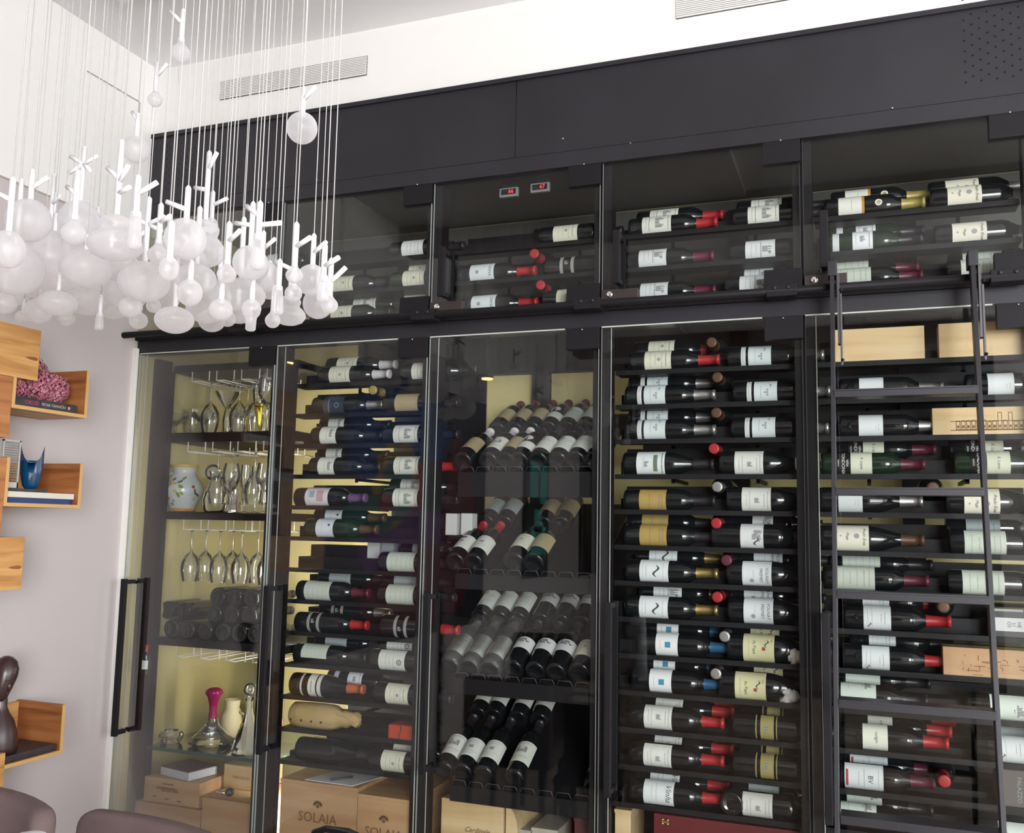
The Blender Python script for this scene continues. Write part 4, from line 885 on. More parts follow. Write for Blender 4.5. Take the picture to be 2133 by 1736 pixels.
# hanging glasses under shelves
for si, (zs, nm, pos) in enumerate(((2.120, 'top', [(430, .22), (468, .30), (490, .22), (508, .36), (524, .22), (545, .3)]), (1.822, 'second', [(453, .22), (492, .30), (530, .22), (560, .3)]),
                     (1.500, 'third', [(407, .22), (437, .30), (466, .22), (493, .34), (511, .22), (545, .30), (565, .22)]))):
    for i, (px, y) in enumerate(pos):
        x = at(px, 1000, y).x; x = min(x, X1-.04)
        stem('wine' if si else ('wine', 'flute')[i % 2], x, y, zs-.040, True, 'clear wine glass hanging under the %s stemware shelf, %s from left' % (nm, ORD[i+1]), 'hanging stemware', 1.0)
    # glasses seen through the neighbouring bay
for i, (px, py, kind, y) in enumerate(((365, 895, 'coupe', .25), (400, 895, 'tumbler', .33), (425, 895, 'coupe', .26), (470, 895, 'martini', .24), (495, 897, 'tumbler', .34), (512, 897, 'coupe', .26), (535, 897, 'flute', .32), (556, 897, 'wine', .24))):
    x = at(px, py, y).x; stem(kind, x, y, 1.8625, kind in ('martini',) and False, 'clear %s standing on the shelf above the vase, %s from left' % ('glass' if kind != 'tumbler' else 'tumbler', ORD[i+1]), 'glasses standing above the vase', 1.15)
for i, (px, kind, y) in enumerate(((478, 'wine', .24), (508, 'flute', .26), (530, 'flute', .34), (548, 'wine', .24), (568, 'wine', .34))):
    x = at(px, 1065, y).x; stem(kind, min(x, X1-.045), y, 1.5325, False, 'clear stem glass right of the carafe beside the vase, %s from left' % ORD[i+1], 'stem glasses on the vase shelf', .95)
# brass-yellow horn glass
P = at(537, 860, .20); b = bmesh.new()
pts = [Vector((0, 0, .11)), Vector((0.002, 0, .07)), Vector((.004, 0, .03)), Vector((.012, 0, 0))]; tube(b, pts, [.018, .014, .008, .002], 16)
t = empty('drinking_horn', (P.x, .205, 1.864)); tag(t, 'shiny yellow brass drinking horn standing above the vase shelf', 'horn'); obj('horn_body', b, mat('yellow_brass', (0.75, 0.60, 0.05), 0.25, 0.9), t)
b = bmesh.new(); lathe(b, [(.0195, .105), (.0195, .112), (.017, .112)], 18); obj('rim', b, mat('yellow_brass', (1, 1, 1)), t)
# painted vase
P = at(380, 1060, .27); t = empty('painted_vase', (P.x, .27, 1.5325)); t.scale = (1.06, 1.06, 1.0); t.rotation_euler = (0, 0, R(36)); tag(t, 'white majolica vase with yellow rim, orange foot and painted fruit', 'vase')
vp = [(0, .004), (.045, .004), (.050, .014), (.058, .035), (.074, .07), (.078, .095), (.070, .125), (.052, .148), (.043, .165), (.044, .180), (.050, .190)]
b = bmesh.new(); lathe(b, vp, 36); obj('vase_body', b, mat('glazed_white', (0.58, 0.62, 0.62), 0.2, vary=.08, vscale=20), t)
b = bmesh.new(); lathe(b, [(.0495, .1885), (.054, .192), (.055, .198), (.050, .199), (.045, .193)], 36); obj('yellow_rim', b, mat('glaze_yellow', (0.65, 0.45, 0.04), 0.25), t)
b = bmesh.new(); lathe(b, [(0, 0), (.049, 0), (.0515, .006), (.0505, .014), (.045, .014)], 36); obj('orange_foot', b, mat('glaze_orange', (0.60, 0.24, 0.04), 0.3), t)
def vr(z):
    for (r0, z0_), (r1, z1_) in zip(vp[1:], vp[2:]):
        if z0_ <= z <= z1_: return r0+(r1-r0)*(z-z0_)/(z1_-z0_)
    return .05
b = bmesh.new(); vm = [mat('glaze_orange', (1, 1, 1)), mat('leaf_green', (0.22, 0.28, 0.05), 0.3), mat('fruit_red', (0.45, 0.06, 0.03), 0.3), mat('fruit_yellow', (0.60, 0.42, 0.10), 0.3), mat('stem_dark', (0.12, 0.10, 0.07), 0.4)]
for (a, z, ra, rz, tl, mi) in ((-50, .115, .020, .013, .3, 0), (-32, .135, .010, .006, .5, 4), (-62, .06, .020, .015, 0, 0), (-48, .055, .007, .006, 0, 2), (-25, .118, .010, .006, 0, 3), (-8, .125, .012, .005, .4, 4), (5, .140, .014, .005, .5, 1), (-5, .105, .011, .007, -.5, 1),
                               (-22, .085, .008, .008, 0, 3), (-12, .070, .006, .013, .4, 1), (-2, .075, .009, .006, -.6, 1), (32, .105, .007, .007, 0, 2), (38, .085, .004, .014, .2, 4), (48, .072, .012, .005, -.6, 4), (40, .055, .005, .008, 0, 3), (-38, .032, .010, .006, -.5, 1), (-30, .045, .005, .006, 0, 1)):
    n = 12; vs = []
    for i in range(n):
        u = ra*math.cos(2*math.pi*i/n); v = rz*math.sin(2*math.pi*i/n); uu = u*math.cos(tl)-v*math.sin(tl); vv = u*math.sin(tl)+v*math.cos(tl)
        zz = z+vv; rr_ = vr(zz)+.0012; aa = R(a)+uu/.075; vs.append(b.verts.new((rr_*math.sin(aa), -rr_*math.cos(aa), zz)))
    b.faces.new(vs).material_index = mi
obj('painted_fruit', b, vm, t)
b = bmesh.new(); tube(b, [(-.045, .0, .165), (-.085, 0, .15), (-.092, 0, .10), (-.075, 0, .06)], .007, 8); o = obj('handle', b, mat('glazed_white', (1, 1, 1)), t); o.rotation_euler = (0, 0, R(-10))
# glass carafe with handle, crystal decanter on the same shelf
P = at(447, 1065, .23); t = empty('glass_carafe', (P.x, .23, 1.5325)); tag(t, 'round clear glass carafe right beside the painted vase', 'carafe')
b = bmesh.new(); lathe(b, [(0, .003), (.040, 0), (.046, .01), (.052, .05), (.046, .08), (.030, .105), (.022, .13), (.030, .165), (.032, .17)], 24); obj('body', b, M_GLASS, t)
b = bmesh.new(); sph(b, (-.02, 0, .165), .034, 16); obj('balloon_top', b, M_GLASS, t)
P = at(480, 1065, .30); t = empty('crystal_decanter', (P.x, .31, 1.5325)); tag(t, 'pinkish cut crystal jug with round handle on the vase shelf', 'decanter')
b = bmesh.new(); lathe(b, [(0, .003), (.046, 0), (.046, .01), (.028, .10), (.020, .125), (.026, .14)], 10, smooth=False); obj('body', b, thinglass('pink_crystal', (0.92, 0.86, 0.90), 3.0, .02, (.8, .7, .75), .12), t)
b = bmesh.new(); tube(b, [(.026*math.cos(R(a)), 0, .14+.03*math.sin(R(a))) for a in range(0, 181, 15)], .003, 8); obj('hoop_handle', b, M_GLASS, t)
# dark stacked bottles pointing at the room
for i, (px, py, sc, y) in enumerate(((355, 1313, 1, .19), (388, 1315, 1, .19), (425, 1322, 1.0, .19), (462, 1325, 1.0, .19), (497, 1328, 1.0, .19), (530, 1330, 1.0, .19), (346, 1280, 1, .25), (380, 1282, 1, .25))):
    rad = .0375
    if i < 6: z = 1.0155+rad
    else: z = 1.0155+rad+.067
    P = at(px, py, y)
    M = Matrix.Translation((P.x, y, z)) @ Matrix.Rotation(R(-90), 4, 'X') @ Matrix.Rotation(R(180), 4, 'Z')
    bottle('wine_bottle', M, 'bordeaux', 'none', 'black', 'dark bottle lying base out in the stemware bay, %s, %s from left' % (('lower layer', 'upper layer')[i >= 6], ORD[(i % 6)+1]), 1.0, 'dark bottles lying base out')
for i, (px, nm) in enumerate(((446, 'left'), (482, 'middle'), (518, 'right'))):
    z = 1.0155+.0375+.067+(.067 if False else .0); P = at(px, 1265, .22)
    M = Matrix.Translation((P.x, .22, z)) @ Matrix.Rotation(R(-90), 4, 'X') @ Matrix.Rotation(R(180), 4, 'Z')
    bottle('wine_bottle', M, 'bordeaux', 'white', 'black', 'dark bottle with white label, upper layer of the stack, %s of three' % nm, 1.0, 'white-labelled bottles stacked base out', cat='wine bottle')
for i, (px, nm) in enumerate(((452, 'left'), (487, 'middle'), (522, 'right'))):
    P = at(px, 1240, .25); z = 1.0155+.0375+.134
    M = Matrix.Translation((P.x, .25, z)) @ Matrix.Rotation(R(-90), 4, 'X') @ Matrix.Rotation(R(180), 4, 'Z')
    bottle('wine_bottle', M, 'bordeaux', 'white', 'black', 'dark bottle at the very top of the stemware bay stack, %s of three' % nm, 1.0, 'bottles at the top of the stack')
# tiny bottle hanging at the post
P = at(304, 1385, .09); M = Matrix.Translation((P.x, .088, at(304, 1405, .09).z))
bottle('miniature_bottle', M, 'bordeaux', 'white', 'red', 'miniature wine bottle with white label fixed to the left post', .38, None, cat='miniature bottle')
# decanters on the glass shelf
ZS = .586
P = at(430, 1560, .27); t = empty('wide_decanter', (P.x, .30, ZS)); tag(t, 'wide-bottomed glass decanter with a magenta reflection coloured into its neck', 'decanter')
b = bmesh.new(); lathe(b, [(0, .004), (.070, .0), (.092, .010), (.090, .022), (.060, .045), (.030, .075), (.020, .105)], 30); obj('body', b, M_GLASS, t)
b = bmesh.new(); lathe(b, [(.0198, .105), (.017, .13), (.018, .16), (.026, .19), (.036, .205), (.034, .215), (.020, .225), (0, .228)], 24); obj('tinted_neck', b, mat('magenta_reflection', (0.28, 0.015, 0.09), 0.15), t)  # magenta reflection put into the neck colour
P = at(508, 1565, .22); t = empty('cut_decanter', (P.x, .24, ZS)); tag(t, 'conical clear decanter with ball stopper beside the door handle', 'decanter')
b = bmesh.new(); lathe(b, [(0, .004), (.060, 0), (.064, .008), (.050, .05), (.026, .12), (.014, .17), (.014, .20), (.020, .215)], 12, smooth=False); obj('body', b, thinglass('milky_glass', (.95, .95, .92), 3.0, .03, (.75, .75, .68), .22), t)
b = bmesh.new(); sph(b, (0, 0, .245), .026, 16); tube(b, [(0, 0, .205), (0, 0, .23)], .008, 10); obj('ball_stopper', b, M_GLASS, t)
P = at(348, 1555, .24); t = empty('crystal_bowl', (P.x, .26, ZS)); tag(t, 'low faceted crystal bowl on the glass shelf', 'bowl')
b = bmesh.new(); lathe(b, [(0, .004), (.035, .0), (.048, .015), (.052, .032), (.042, .046), (.030, .048)], 12, smooth=False); obj('bowl_body', b, M_GLASS, t)
for i, (px, h, c, nm) in enumerate(((480, .16, (0.50, 0.44, 0.28), 'cream pottery jug behind the conical decanter'), (556, .14, (0.30, 0.16, 0.11), 'brown pottery jug behind the door handle'))):
    P = at(px, 1545, .42); t = empty('pottery_jug', (min(P.x, X1-.06), .42, ZS)); tag(t, nm, 'jug')
    b = bmesh.new(); lathe(b, [(0, .003), (.035, 0), (.045, .02), (.052, .06), (.046, .10), (.030, .125), (.034, h)], 20)
    obj('jug_body', b, mat('clay%d' % i, c, 0.6), t)
    b = bmesh.new(); tube(b, [(.04, 0, .11), (.07, 0, .10), (.068, 0, .06), (.048, 0, .05)], .006, 8); obj('handle', b, mat('clay%d' % i, c), t)
P = at(535, 1450, .45); t = empty('pale_green_bottle', (min(P.x, X1-.05), .50, ZS)); tag(t, 'tall pale green bottle behind the ball stopper', 'bottle')
b = bmesh.new(); lathe(b, [(0, .004), (.035, 0), (.04, .01), (.042, .22), (.03, .29), (.016, .33), (.016, .36), (0, .36)], 20); obj('bottle_body', b, mat('celadon', (0.48, 0.52, 0.38), 0.3), t)
b = bmesh.new(); lathe(b, [(.0165, .35), (.018, .352), (.018, .368), (0, .368)], 16); obj('stopper', b, mat('cork', (0.40, 0.25, 0.12), 0.8), t)
# cartons under the glass shelf
zB = at(390, 1610, .15).z
A, B = at(302, 1612, .13), at(415, 1640, .13)
t1 = crate('wine_carton', A.x, at(415, 1660, .13).x, .13, .40, at(300, 1668, .13).z, B.z+.012, M_CRATE, 'tan wine carton with printed lines under the magazine', 'box', lid=False)
b = bmesh.new(); h1 = B.z+.012-at(300, 1668, .13).z
for (u0, u1, v) in ((-.045, .01, .80), (-.07, .02, .64), (-.075, .03, .60), (-.05, .0, .52), (.005, .035, .53), (-.09, -.07, .25), (-.03, -.01, .2), (.03, .05, .17)):
    box(b, (u0, -.1355, h1*v-.003), (u1, -.136, h1*v+.002))
obj('carton_print', b, M_BURN, t1)
A2 = at(287, 1672, .12); zl = at(300, 1668, .13).z-.002
crate('wine_carton', XL+.035, at(418, 1690, .12).x, .12, .42, .05, zl, M_CRATE, 'plain tan carton under the printed carton', 'box', lid=False)
crate('wine_carton', at(420, 1690, .12).x, at(540, 1690, .12).x, .12, .40, .05, at(430, 1662, .12).z, M_CRATE, 'plain wooden crate right of the cartons with metal corkscrew', 'box')
zc = at(430, 1662, .12).z
crate('wine_carton', at(466, 1620, .26).x, at(540, 1620, .26).x, .26, .42, zc+.001, at(470, 1592, .26).z, M_PINE, 'upright pale wooden box with MAGGIO-like branding under the glass shelf'.replace('MAGGIO-like ', 'faint '), 'box', 'MARGAUX', .016, lid=False)
A = at(330, 1600, .14); zt1 = B.z+.012
t = empty('magazine_stack', (A.x+.085, .22, zt1+.001), (0, 0, R(-12))); tag(t, 'thick white and pale blue book lying on the printed carton', 'book')
obj('page_block', nb((-.085, -.07, .001), (.085, .07, .032)), mat('pale_blue_pages', (0.62, 0.66, 0.74), 0.6), t)
obj('purple_cover', nb((-.086, -.071, .032), (.086, .071, .035)), mat('purple_cover', (0.16, 0.08, 0.14), 0.3), t)
P = at(408, 1640, .15); t = empty('metal_corkscrew', (at(463, 1645, .14).x, .16, zc+.001)); tag(t, 'small metal corkscrew tool lying on the right crate', 'corkscrew')
b = bmesh.new(); tube(b, [(-.05, 0, .010), (.0, 0, .012)], .005, 8); obj('shaft', b, M_CHROME, t)
b = bmesh.new(); sph(b, (.02, .0, .018), .018, 12, .9); obj('round_head', b, mat('dark_metal', (0.10, 0.09, 0.11), 0.3, .6), t)

# ------------------------------------------------------------------ ladder
def ly(z): return -.105-.155*(2.25-z)
t = empty('ladder', (0, 0, 0)); t.location = (.09, -.45, 0); tag(t, 'black steel library ladder hooked on the rail, leaning at the glass', 'ladder')
def rel(p): return Vector(p)-Vector((.09, -.45, 0))
for xt, xb, nm in ((-.085, -.112, 'l'), (.292, .272, 'r')):
    xt, xb = (xt, xt-.004) if nm == 'l' else (xt, xt-.004)
    b = bmesh.new(); p0, p1 = rel((xt, ly(2.27), 2.27)), rel((xb if nm == 'r' else xt-.012, ly(0.02), 0.02))
    d = (p1-p0); L_ = d.length; zq = d.normalized(); q = zq.to_track_quat('Z', 'Y').to_matrix().to_4x4()
    ax = Vector((1, 0, 0)); ay = zq.cross(ax).normalized(); Mx = Matrix(((ax.x, ay.x, zq.x, (p0+p1).x/2), (ax.y, ay.y, zq.y, (p0+p1).y/2), (ax.z, ay.z, zq.z, (p0+p1).z/2), (0, 0, 0, 1)))
    obox(b, Mx, .012, .050, L_, .001); box(b, rel((xt-.012, ly(2.27)-.030, 2.255)), rel((xt+.014, ly(2.27)+.035, 2.30)), bev=.002)
    obj('side_rail', b, M_BLACK, t)
    b = bmesh.new(); x_ = xt+.014
    box(b, rel((x_-.001, ly(2.2)-.012, 2.05)), rel((x_+.006, ly(2.2)+.020, 2.26))); box(b, rel((x_+.006, ly(2.1)+.0, 1.985)), rel((x_+.012, ly(2.1)+.02, 2.20)), bev=.001)
    tube(b, [rel((x_, ly(2.2)+.01, 2.255)), rel((x_, -.08, 2.266)), rel((x_, -.055, 2.262)), rel((x_, -.048, 2.235))], .006, 8)
    h = obj('hook_slider', b, M_STEEL if False else mat('worn_steel', (0.10, 0.095, 0.10), 0.35, .6), t)
    b = bmesh.new(); 
    for z_ in (2.21, 2.0): sph(b, rel((x_+.011, ly(2.1)-.003, z_)), .005, 8)
    obj('bolt', b, M_BLACK2, h)
    b = bmesh.new(); tube(b, [rel((xt, ly(.03)-.0, .012)), rel((xt-.014, ly(.03), .0))], .02, 10); obj('rubber_foot', b, M_INK, t)
for k in range(7):
    z = 1.905-.2805*k
    if z < .1: break
    b = bmesh.new(); box(b, rel((-.084, ly(z)-.030, z-.022)), rel((.288, ly(z)+.030, z-.004)), bev=.001); box(b, rel((-.084, ly(z)-.032, z-.004)), rel((.288, ly(z)+.03, z)))
    obj('rung', b, M_BLACK, t)

# ------------------------------------------------------------------ teak wall boxes on the left wall
FX = -2.581; Ya, Yb_ = -.757, -.443
def ubox(z0, z1, label, ys=(Ya, Yb_)):
    y0, y1 = ys; t = empty('wall_box_shelf', (XL, (y0+y1)/2, z0)); tag(t, label, 'shelf', 'teak box shelves on the left wall')
    D = FX-XL; h = z1-z0; yc = (y0+y1)/2; th = .012
    obj('back_board', nb((.001, y0-yc+th, th), (.012, y1-yc-th, h-.004)), M_TEAK, t)
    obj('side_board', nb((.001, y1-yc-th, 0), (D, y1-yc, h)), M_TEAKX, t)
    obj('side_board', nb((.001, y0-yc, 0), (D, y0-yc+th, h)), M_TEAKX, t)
    obj('bottom_board', nb((.001, y0-yc+th, 0), (D, y1-yc-th, th)), M_TEAK, t)
    b = bmesh.new(); box(b, (D, y1-yc-th, 0), (D+.002, y1-yc, h)); box(b, (D, y0-yc, 0), (D+.002, y0-yc+th, h)); box(b, (D, y0-yc+th, 0), (D+.002, y1-yc-th, th))
    obj('edge_band', b, mat('pale_teak_edge', (0.66, 0.40, 0.16), 0.5), t)
    return t
ubox(1.848, 2.018, 'open teak box shelf holding dried pink flowers and black book')
ubox(1.531, 1.688, 'open teak box shelf holding blue vase and stacked books')
ubox(.703, .865, 'open teak box shelf with dark slab, bottom left', (-.757, -.444))
def cbox(z0, z1, y1, label, y0=-1.15):
    t = empty('wall_box_shelf', (XL, (y0+y1)/2, z0)); tag(t, label, 'shelf', 'closed teak boxes on the left wall'); yc = (y0+y1)/2
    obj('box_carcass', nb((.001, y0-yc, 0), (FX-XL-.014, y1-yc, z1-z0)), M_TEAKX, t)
    obj('front_panel', nb((FX-XL-.014, y0-yc, -.001), (FX-XL+.004, y1-yc, z1-z0+.001), bev=.0012), M_TEAK, t)
    b = bmesh.new(); P = (FX-XL+.0045)
    for zc_, yy in (((z1-z0)*.42, y1-yc-.03),):
        v = [b.verts.new((P, yy+a_*.026, zc_+c__*.010)) for a_, c__ in [(math.cos(q_*.6283), math.sin(q_*.6283)*(.55+.3*math.cos(q_*.6283))) for q_ in range(10)]]; b.faces.new(v)
    obj('wood_knot', b, mat('knot', (0.28, 0.10, 0.03), 0.5), t)
cbox(1.949, 2.117, -.666, 'closed teak wall box above the pink flowers, upper left')
cbox(1.266, 1.432, -.667, 'closed teak wall box at the left edge below the blue vase')
cbox(.53, .753, -.676, 'closed teak wall box at the bottom left corner')
t = empty('wall_box_shelf', (XL, -.95, 1.75)); tag(t, 'shaded teak wall box under the upper closed box, left edge', 'shelf'); obj('box_carcass', nb((.001, -.2, 0), (FX-XL, .192, .197)), M_TEAKSHADE, t)
t = empty('wall_box_shelf', (XL, -.95, 1.435)); tag(t, 'shaded teak wall box left of the blue vase, left edge', 'shelf'); obj('box_carcass', nb((.001, -.2, 0), (FX-XL, .192, .25)), M_TEAKSHADE, t)
# dried hydrangea
t = empty('dried_flowers', (-2.68, -.62, 1.905)); tag(t, 'bunch of dried dusty-pink hydrangea heads on a black book', 'flowers')
mp1, mp2 = mat('petal_pink', (0.42, 0.12, 0.17), 0.8), mat('petal_light', (0.60, 0.27, 0.32), 0.8); rnd = random.Random(11)
for cx, cy, cz, rr in ((.0, -.02, .085, .072), (.03, .085, .035, .055), (-.02, .04, .07, .062), (.02, -.07, .03, .055), (.0, -.08, .10, .062), (.03, .02, .04, .055)):
    b = bmesh.new(); n = 190
    for i in range(n):
        z = 1-2*(i+.5)/n; r_ = math.sqrt(1-z*z); a = i*2.39996; nrm = Vector((r_*math.cos(a), r_*math.sin(a), z)); c = nrm*rr*rnd.uniform(.86, 1.05)
        u = nrm.orthogonal().normalized(); v = nrm.cross(u); th0 = rnd.uniform(0, 6.28); s = .0085*rnd.uniform(.8, 1.3)
        for q in range(4):
            th = th0+q*math.pi/2; d = u*math.cos(th)+v*math.sin(th); e = v*math.cos(th)-u*math.sin(th)
            vs = [b.verts.new(c), b.verts.new(c+d*s*.6+e*s*.45+nrm*.001), b.verts.new(c+d*s+nrm*.003*rnd.uniform(-1, 1.6)), b.verts.new(c+d*s*.6-e*s*.45+nrm*.001)]
            f = b.faces.new(vs); f.material_index = 1 if rnd.random() < .35 else 0
    o = obj('flower_head', b, [mp1, mp2], t, (cx, cy, cz-.0))
b = bmesh.new(); sph(b, (0, 0, .04), .05, 12, .6, 1.0); 
obj('flower_core', b, mat('petal_core', (0.12, 0.03, 0.05), 0.9), t)
def book(x0, x1, y0, y1, z0, z1, m, label, cover=True):
    t = empty('book', ((x0+x1)/2, (y0+y1)/2, z0)); tag(t, label, 'book'); a_, c_ = (x1-x0)/2, (y1-y0)/2; h = z1-z0
    obj('page_block', nb((-a_+.003, -c_+.003, .002), (a_-.004, c_-.003, h-.002)), mat('pages', (0.70, 0.66, 0.58), 0.8), t)
    b = bmesh.new(); box(b, (-a_, -c_, 0), (a_, c_, .002)); box(b, (-a_, -c_, h-.002), (a_, c_, h)); box(b, (a_-.003, -c_, .002), (a_, c_, h-.002)); obj('cover', b, m, t)
    return t
mk = mat('black_cover', (0.02, 0.02, 0.025), 0.35)
tb = book(-2.74, -2.595, -.735, -.475, 1.861, 1.890, mk, 'black book with pink and white spine lettering under the flowers')
bm_ = bmesh.new(); add_flat(bm_, 'OKUSI', .019, lambda x, y: Vector((.0733, -.060+x, .0145+y))); obj('spine_title', bm_, mat('spine_red', (0.55, 0.06, 0.12), 0.5), tb)
bm_ = bmesh.new(); add_flat(bm_, 'PETAR TAPAVIČKI', .0125, lambda x, y: Vector((.0733, .03+x, .0145+y))); obj('spine_author', bm_, mat('spine_cream', (0.65, 0.62, 0.45), 0.5), tb)
bm_ = bmesh.new(); lathe(bm_, [(0, 0), (.006, 0)], 10, Matrix.Translation((.0733, .095, .015)) @ Matrix.Rotation(R(90), 4, 'Y')); obj('spine_mark', bm_, mat('spine_pink', (0.7, 0.25, 0.25), 0.5), tb)
book(-2.74, -2.60, -.725, -.460, 1.5435, 1.561, mat('navy_cover', (0.01, 0.03, 0.14), 0.35), 'navy blue book at the bottom of the stack, middle box')
book(-2.74, -2.592, -.735, -.462, 1.5615, 1.580, mat('ivory_cover', (0.72, 0.69, 0.60), 0.5), 'ivory white book on the navy book, middle box')
book(-2.745, -2.62, -.74, -.55, 1.5805, 1.591, mk, 'thin black book under the blue vase')
t = empty('blue_glass_vase', (-2.65, -.597, 1.592)); t.scale = (.62, .62, 1.12); tag(t, 'deep blue glass vase with two pointed horns on stacked books', 'vase')
b = bmesh.new(); N = 28; prof = [(.022, 0), (.034, .01), (.046, .045), (.050, .085), (.050, .105)]; rings = []
for r_, z in prof:
    rg = []
    for i in range(N):
        a = 2*math.pi*i/N; zz = z
        if z > .09: zz = z-.026+.056*abs(math.sin(a))**3
        rg.append(b.verts.new((1.18*(r_*.72*math.cos(a)*.75+r_*math.sin(a)*.66), 1.18*(r_*math.sin(a)*.75-r_*.72*math.cos(a)*.66), zz)))
    rings.append(rg)
for A_, B_ in zip(rings, rings[1:]):
    for i in range(N): f = b.faces.new((A_[i], A_[(i+1) % N], B_[(i+1) % N], B_[i])); f.smooth = True
b.faces.new(rings[0][::-1]); obj('vase_body', b, mat('cobalt_glass', (0.003, 0.05, 0.13), 0.06, spec=.8), t)
t = empty('wire_letter_rack', (-2.66, -.74+.025, 1.592)); tag(t, 'grey slotted metal stand left of the blue vase', 'stand')
b = bmesh.new(); box(b, (-.04, -.034, 0), (.05, .034, .018)); box(b, (.044, .029, 0), (.050, .034, .155)); box(b, (.044, -.034, 0), (.050, -.029, .155)); box(b, (.044, -.034, .150), (.050, .034, .155)); obj('frame', b, mat('pale_metal', (0.5, 0.49, 0.46), 0.4, .4), t)
b = bmesh.new()
for i in range(16): box(b, (.045, -.029, .024+i*.008), (.048, .029, .0275+i*.008))
obj('slat_bank', b, mat('slat_metal', (0.22, 0.21, 0.20), 0.4, .5), t)
# slab and carved dark bust in the bottom box
b = bmesh.new(); box(b, (-2.772, -.742, .716), (-2.588, -.460, .738), bev=.004)
tag(obj('stone_slab', b, mat('dark_stone', (0.035, 0.026, 0.03), 0.45, bump=.4, bscale=60)), 'dark stone slab lying in the bottom teak box', 'slab')
t = empty('carved_bust', (-2.655, -.640, .739)); tag(t, 'dark carved wooden bust with long neck on the stone slab', 'sculpture')
mb = mat('ebony', (0.045, 0.022, 0.022), 0.28, spec=.6)
b = bmesh.new(); lathe(b, [(0, 0), (.058, 0), (.060, .02), (.056, .06), (.044, .10), (.028, .125), (.020, .145), (.020, .165), (.018, .18)], 24)
obj('torso', b, mb, t)
b = bmesh.new(); Mh = Matrix.Translation((.005, -.005, .225)) @ Matrix.Rotation(R(-12), 4, 'X')
hp = [(0, -.065), (.016, -.060), (.026, -.045), (.034, -.015), (.041, .02), (.040, .045), (.030, .068), (.014, .080), (0, .083)]
lathe(b, hp, 24, Mh, sx=1.08, sy=.95)
for (x, y, z, rx, sz) in ((.036, -.002, -.012, .007, 1.8), (.032, .0, -.034, .008, .5), (.034, -.014, .004, .007, .45), (.034, .012, .004, .007, .45), (.0, .036, -.005, .008, 1.3), (.0, -.036, -.005, .008, 1.3)):
    sph(b, Mh @ Vector((x, y, z)), rx, 10, sz)
obj('head', b, mb, t)

# ------------------------------------------------------------------ chairs, foreground
def chair(P, rz, wd, zt, label):
    t = empty('upholstered_chair', (P[0], P[1], 0), (0, 0, rz)); tag(t, label, 'chair', 'taupe dining chairs')
    b = bmesh.new(); hw = wd/2; th = .052
    box(b, (-hw, -th/2, .42), (hw, th/2, zt)); vs_ = [e for e in b.edges if abs(e.verts[0].co.y-e.verts[1].co.y) > .01 and e.verts[0].co.z > .5]
    bmesh.ops.bevel(b, geom=vs_, offset=.035, segments=5, affect='EDGES', profile=.5)
    for q in range(-3, 4): bmesh.ops.bisect_plane(b, geom=b.verts[:]+b.edges[:]+b.faces[:], plane_co=(hw*q/4, 0, 0), plane_no=(1, 0, 0))
    b.normal_update(); rim = [e for e in b.edges if len(e.link_faces) == 2 and e.calc_face_angle() > 1.2]
    bmesh.ops.bevel(b, geom=rim, offset=.018, segments=4, affect='EDGES', profile=.5)
    for v in b.verts: v.co.y += .03*(v.co.x/hw)**2*-1+(v.co.z-.42)*.08
    for f in b.faces: f.smooth = True
    obj('backrest', b, M_FABRIC, t)
    obj('seat', nb((-hw, -.46, .40), (hw, .02, .47), bev=.02), M_FABRIC, t)
    for sx in (-1, 1):
        for y in (-.42, .0):
            b = bmesh.new(); tube(b, [(sx*(hw-.04), y, .40), (sx*(hw-.03), y, 0)], [.02, .013], 8); obj('leg', b, mat('dark_leg', (0.03, 0.02, 0.02), .4), t)
    return t
a = at(172, 1696, -1.15); c = at(445, 1744, -1.15-.05)
chair(((a.x+c.x)/2, -1.17, 0), R(-6), abs(c.x-a.x)+.0, a.z+.012, 'taupe upholstered chair nearest the cabinet, bottom left')
a = at(-130, 1640, -1.60); c = at(112, 1700, -1.62)
chair(((a.x+c.x)/2, -1.61, 0), R(-14), abs(c.x-a.x), c.z+.008, 'taupe upholstered chair cut by the left edge of the photo')
P = at(62, 1732, -1.92); t = empty('napkin_dome', (P.x, -1.92, .74)); tag(t, 'white folded napkin standing on the table, bottom left corner', 'napkin')
b = bmesh.new(); lathe(b, [(0, 0), (.05, 0), (.048, .05), (.040, P.z-.74-.022), (.022, P.z-.74-.006), (0, P.z-.74-.003)], 24); obj('cloth_fold', b, mat('napkin_white', (0.75, 0.78, 0.82), .8), t)
t = empty('dining_table', (-1.35, -2.25, 0)); tag(t, 'dark dining table under the pendants, just below the frame', 'table')
b = bmesh.new(); box(b, (-.75, -.38, .70), (.75, .36, .739), bev=.004); obj('table_top', b, mat('table_brown', (0.12, 0.07, 0.05), .35), t)
t.location.x = P.x+.35; 
for sx in (-.6, .6):
    b = bmesh.new(); box(b, (sx-.03, -.03, 0), (sx+.03, .03, .70)); obj('leg', b, M_BLACK2, t)
P = at(702, 1730, -1.0); t = empty('black_bag', (P.x, -1.0, 0)); tag(t, 'glossy black rounded chair top at the bottom edge of the photo', 'chair')
b = bmesh.new(); w_ = .075
tube(b, [(-w_, 0, P.z-.05), (-w_*.8, 0, P.z-.012), (-w_*.4, 0, P.z-.001), (w_*.4, 0, P.z), (w_*.85, 0, P.z-.008), (w_, 0, P.z-.05)], .008, 10); obj('top_rail', b, mat('gloss_black', (0.01, 0.01, 0.012), .08), t)
b = bmesh.new(); box(b, (-w_, -.006, .40), (w_, .006, P.z-.035)); obj('back_panel', b, mat('gloss_black', (0, 0, 0)), t)
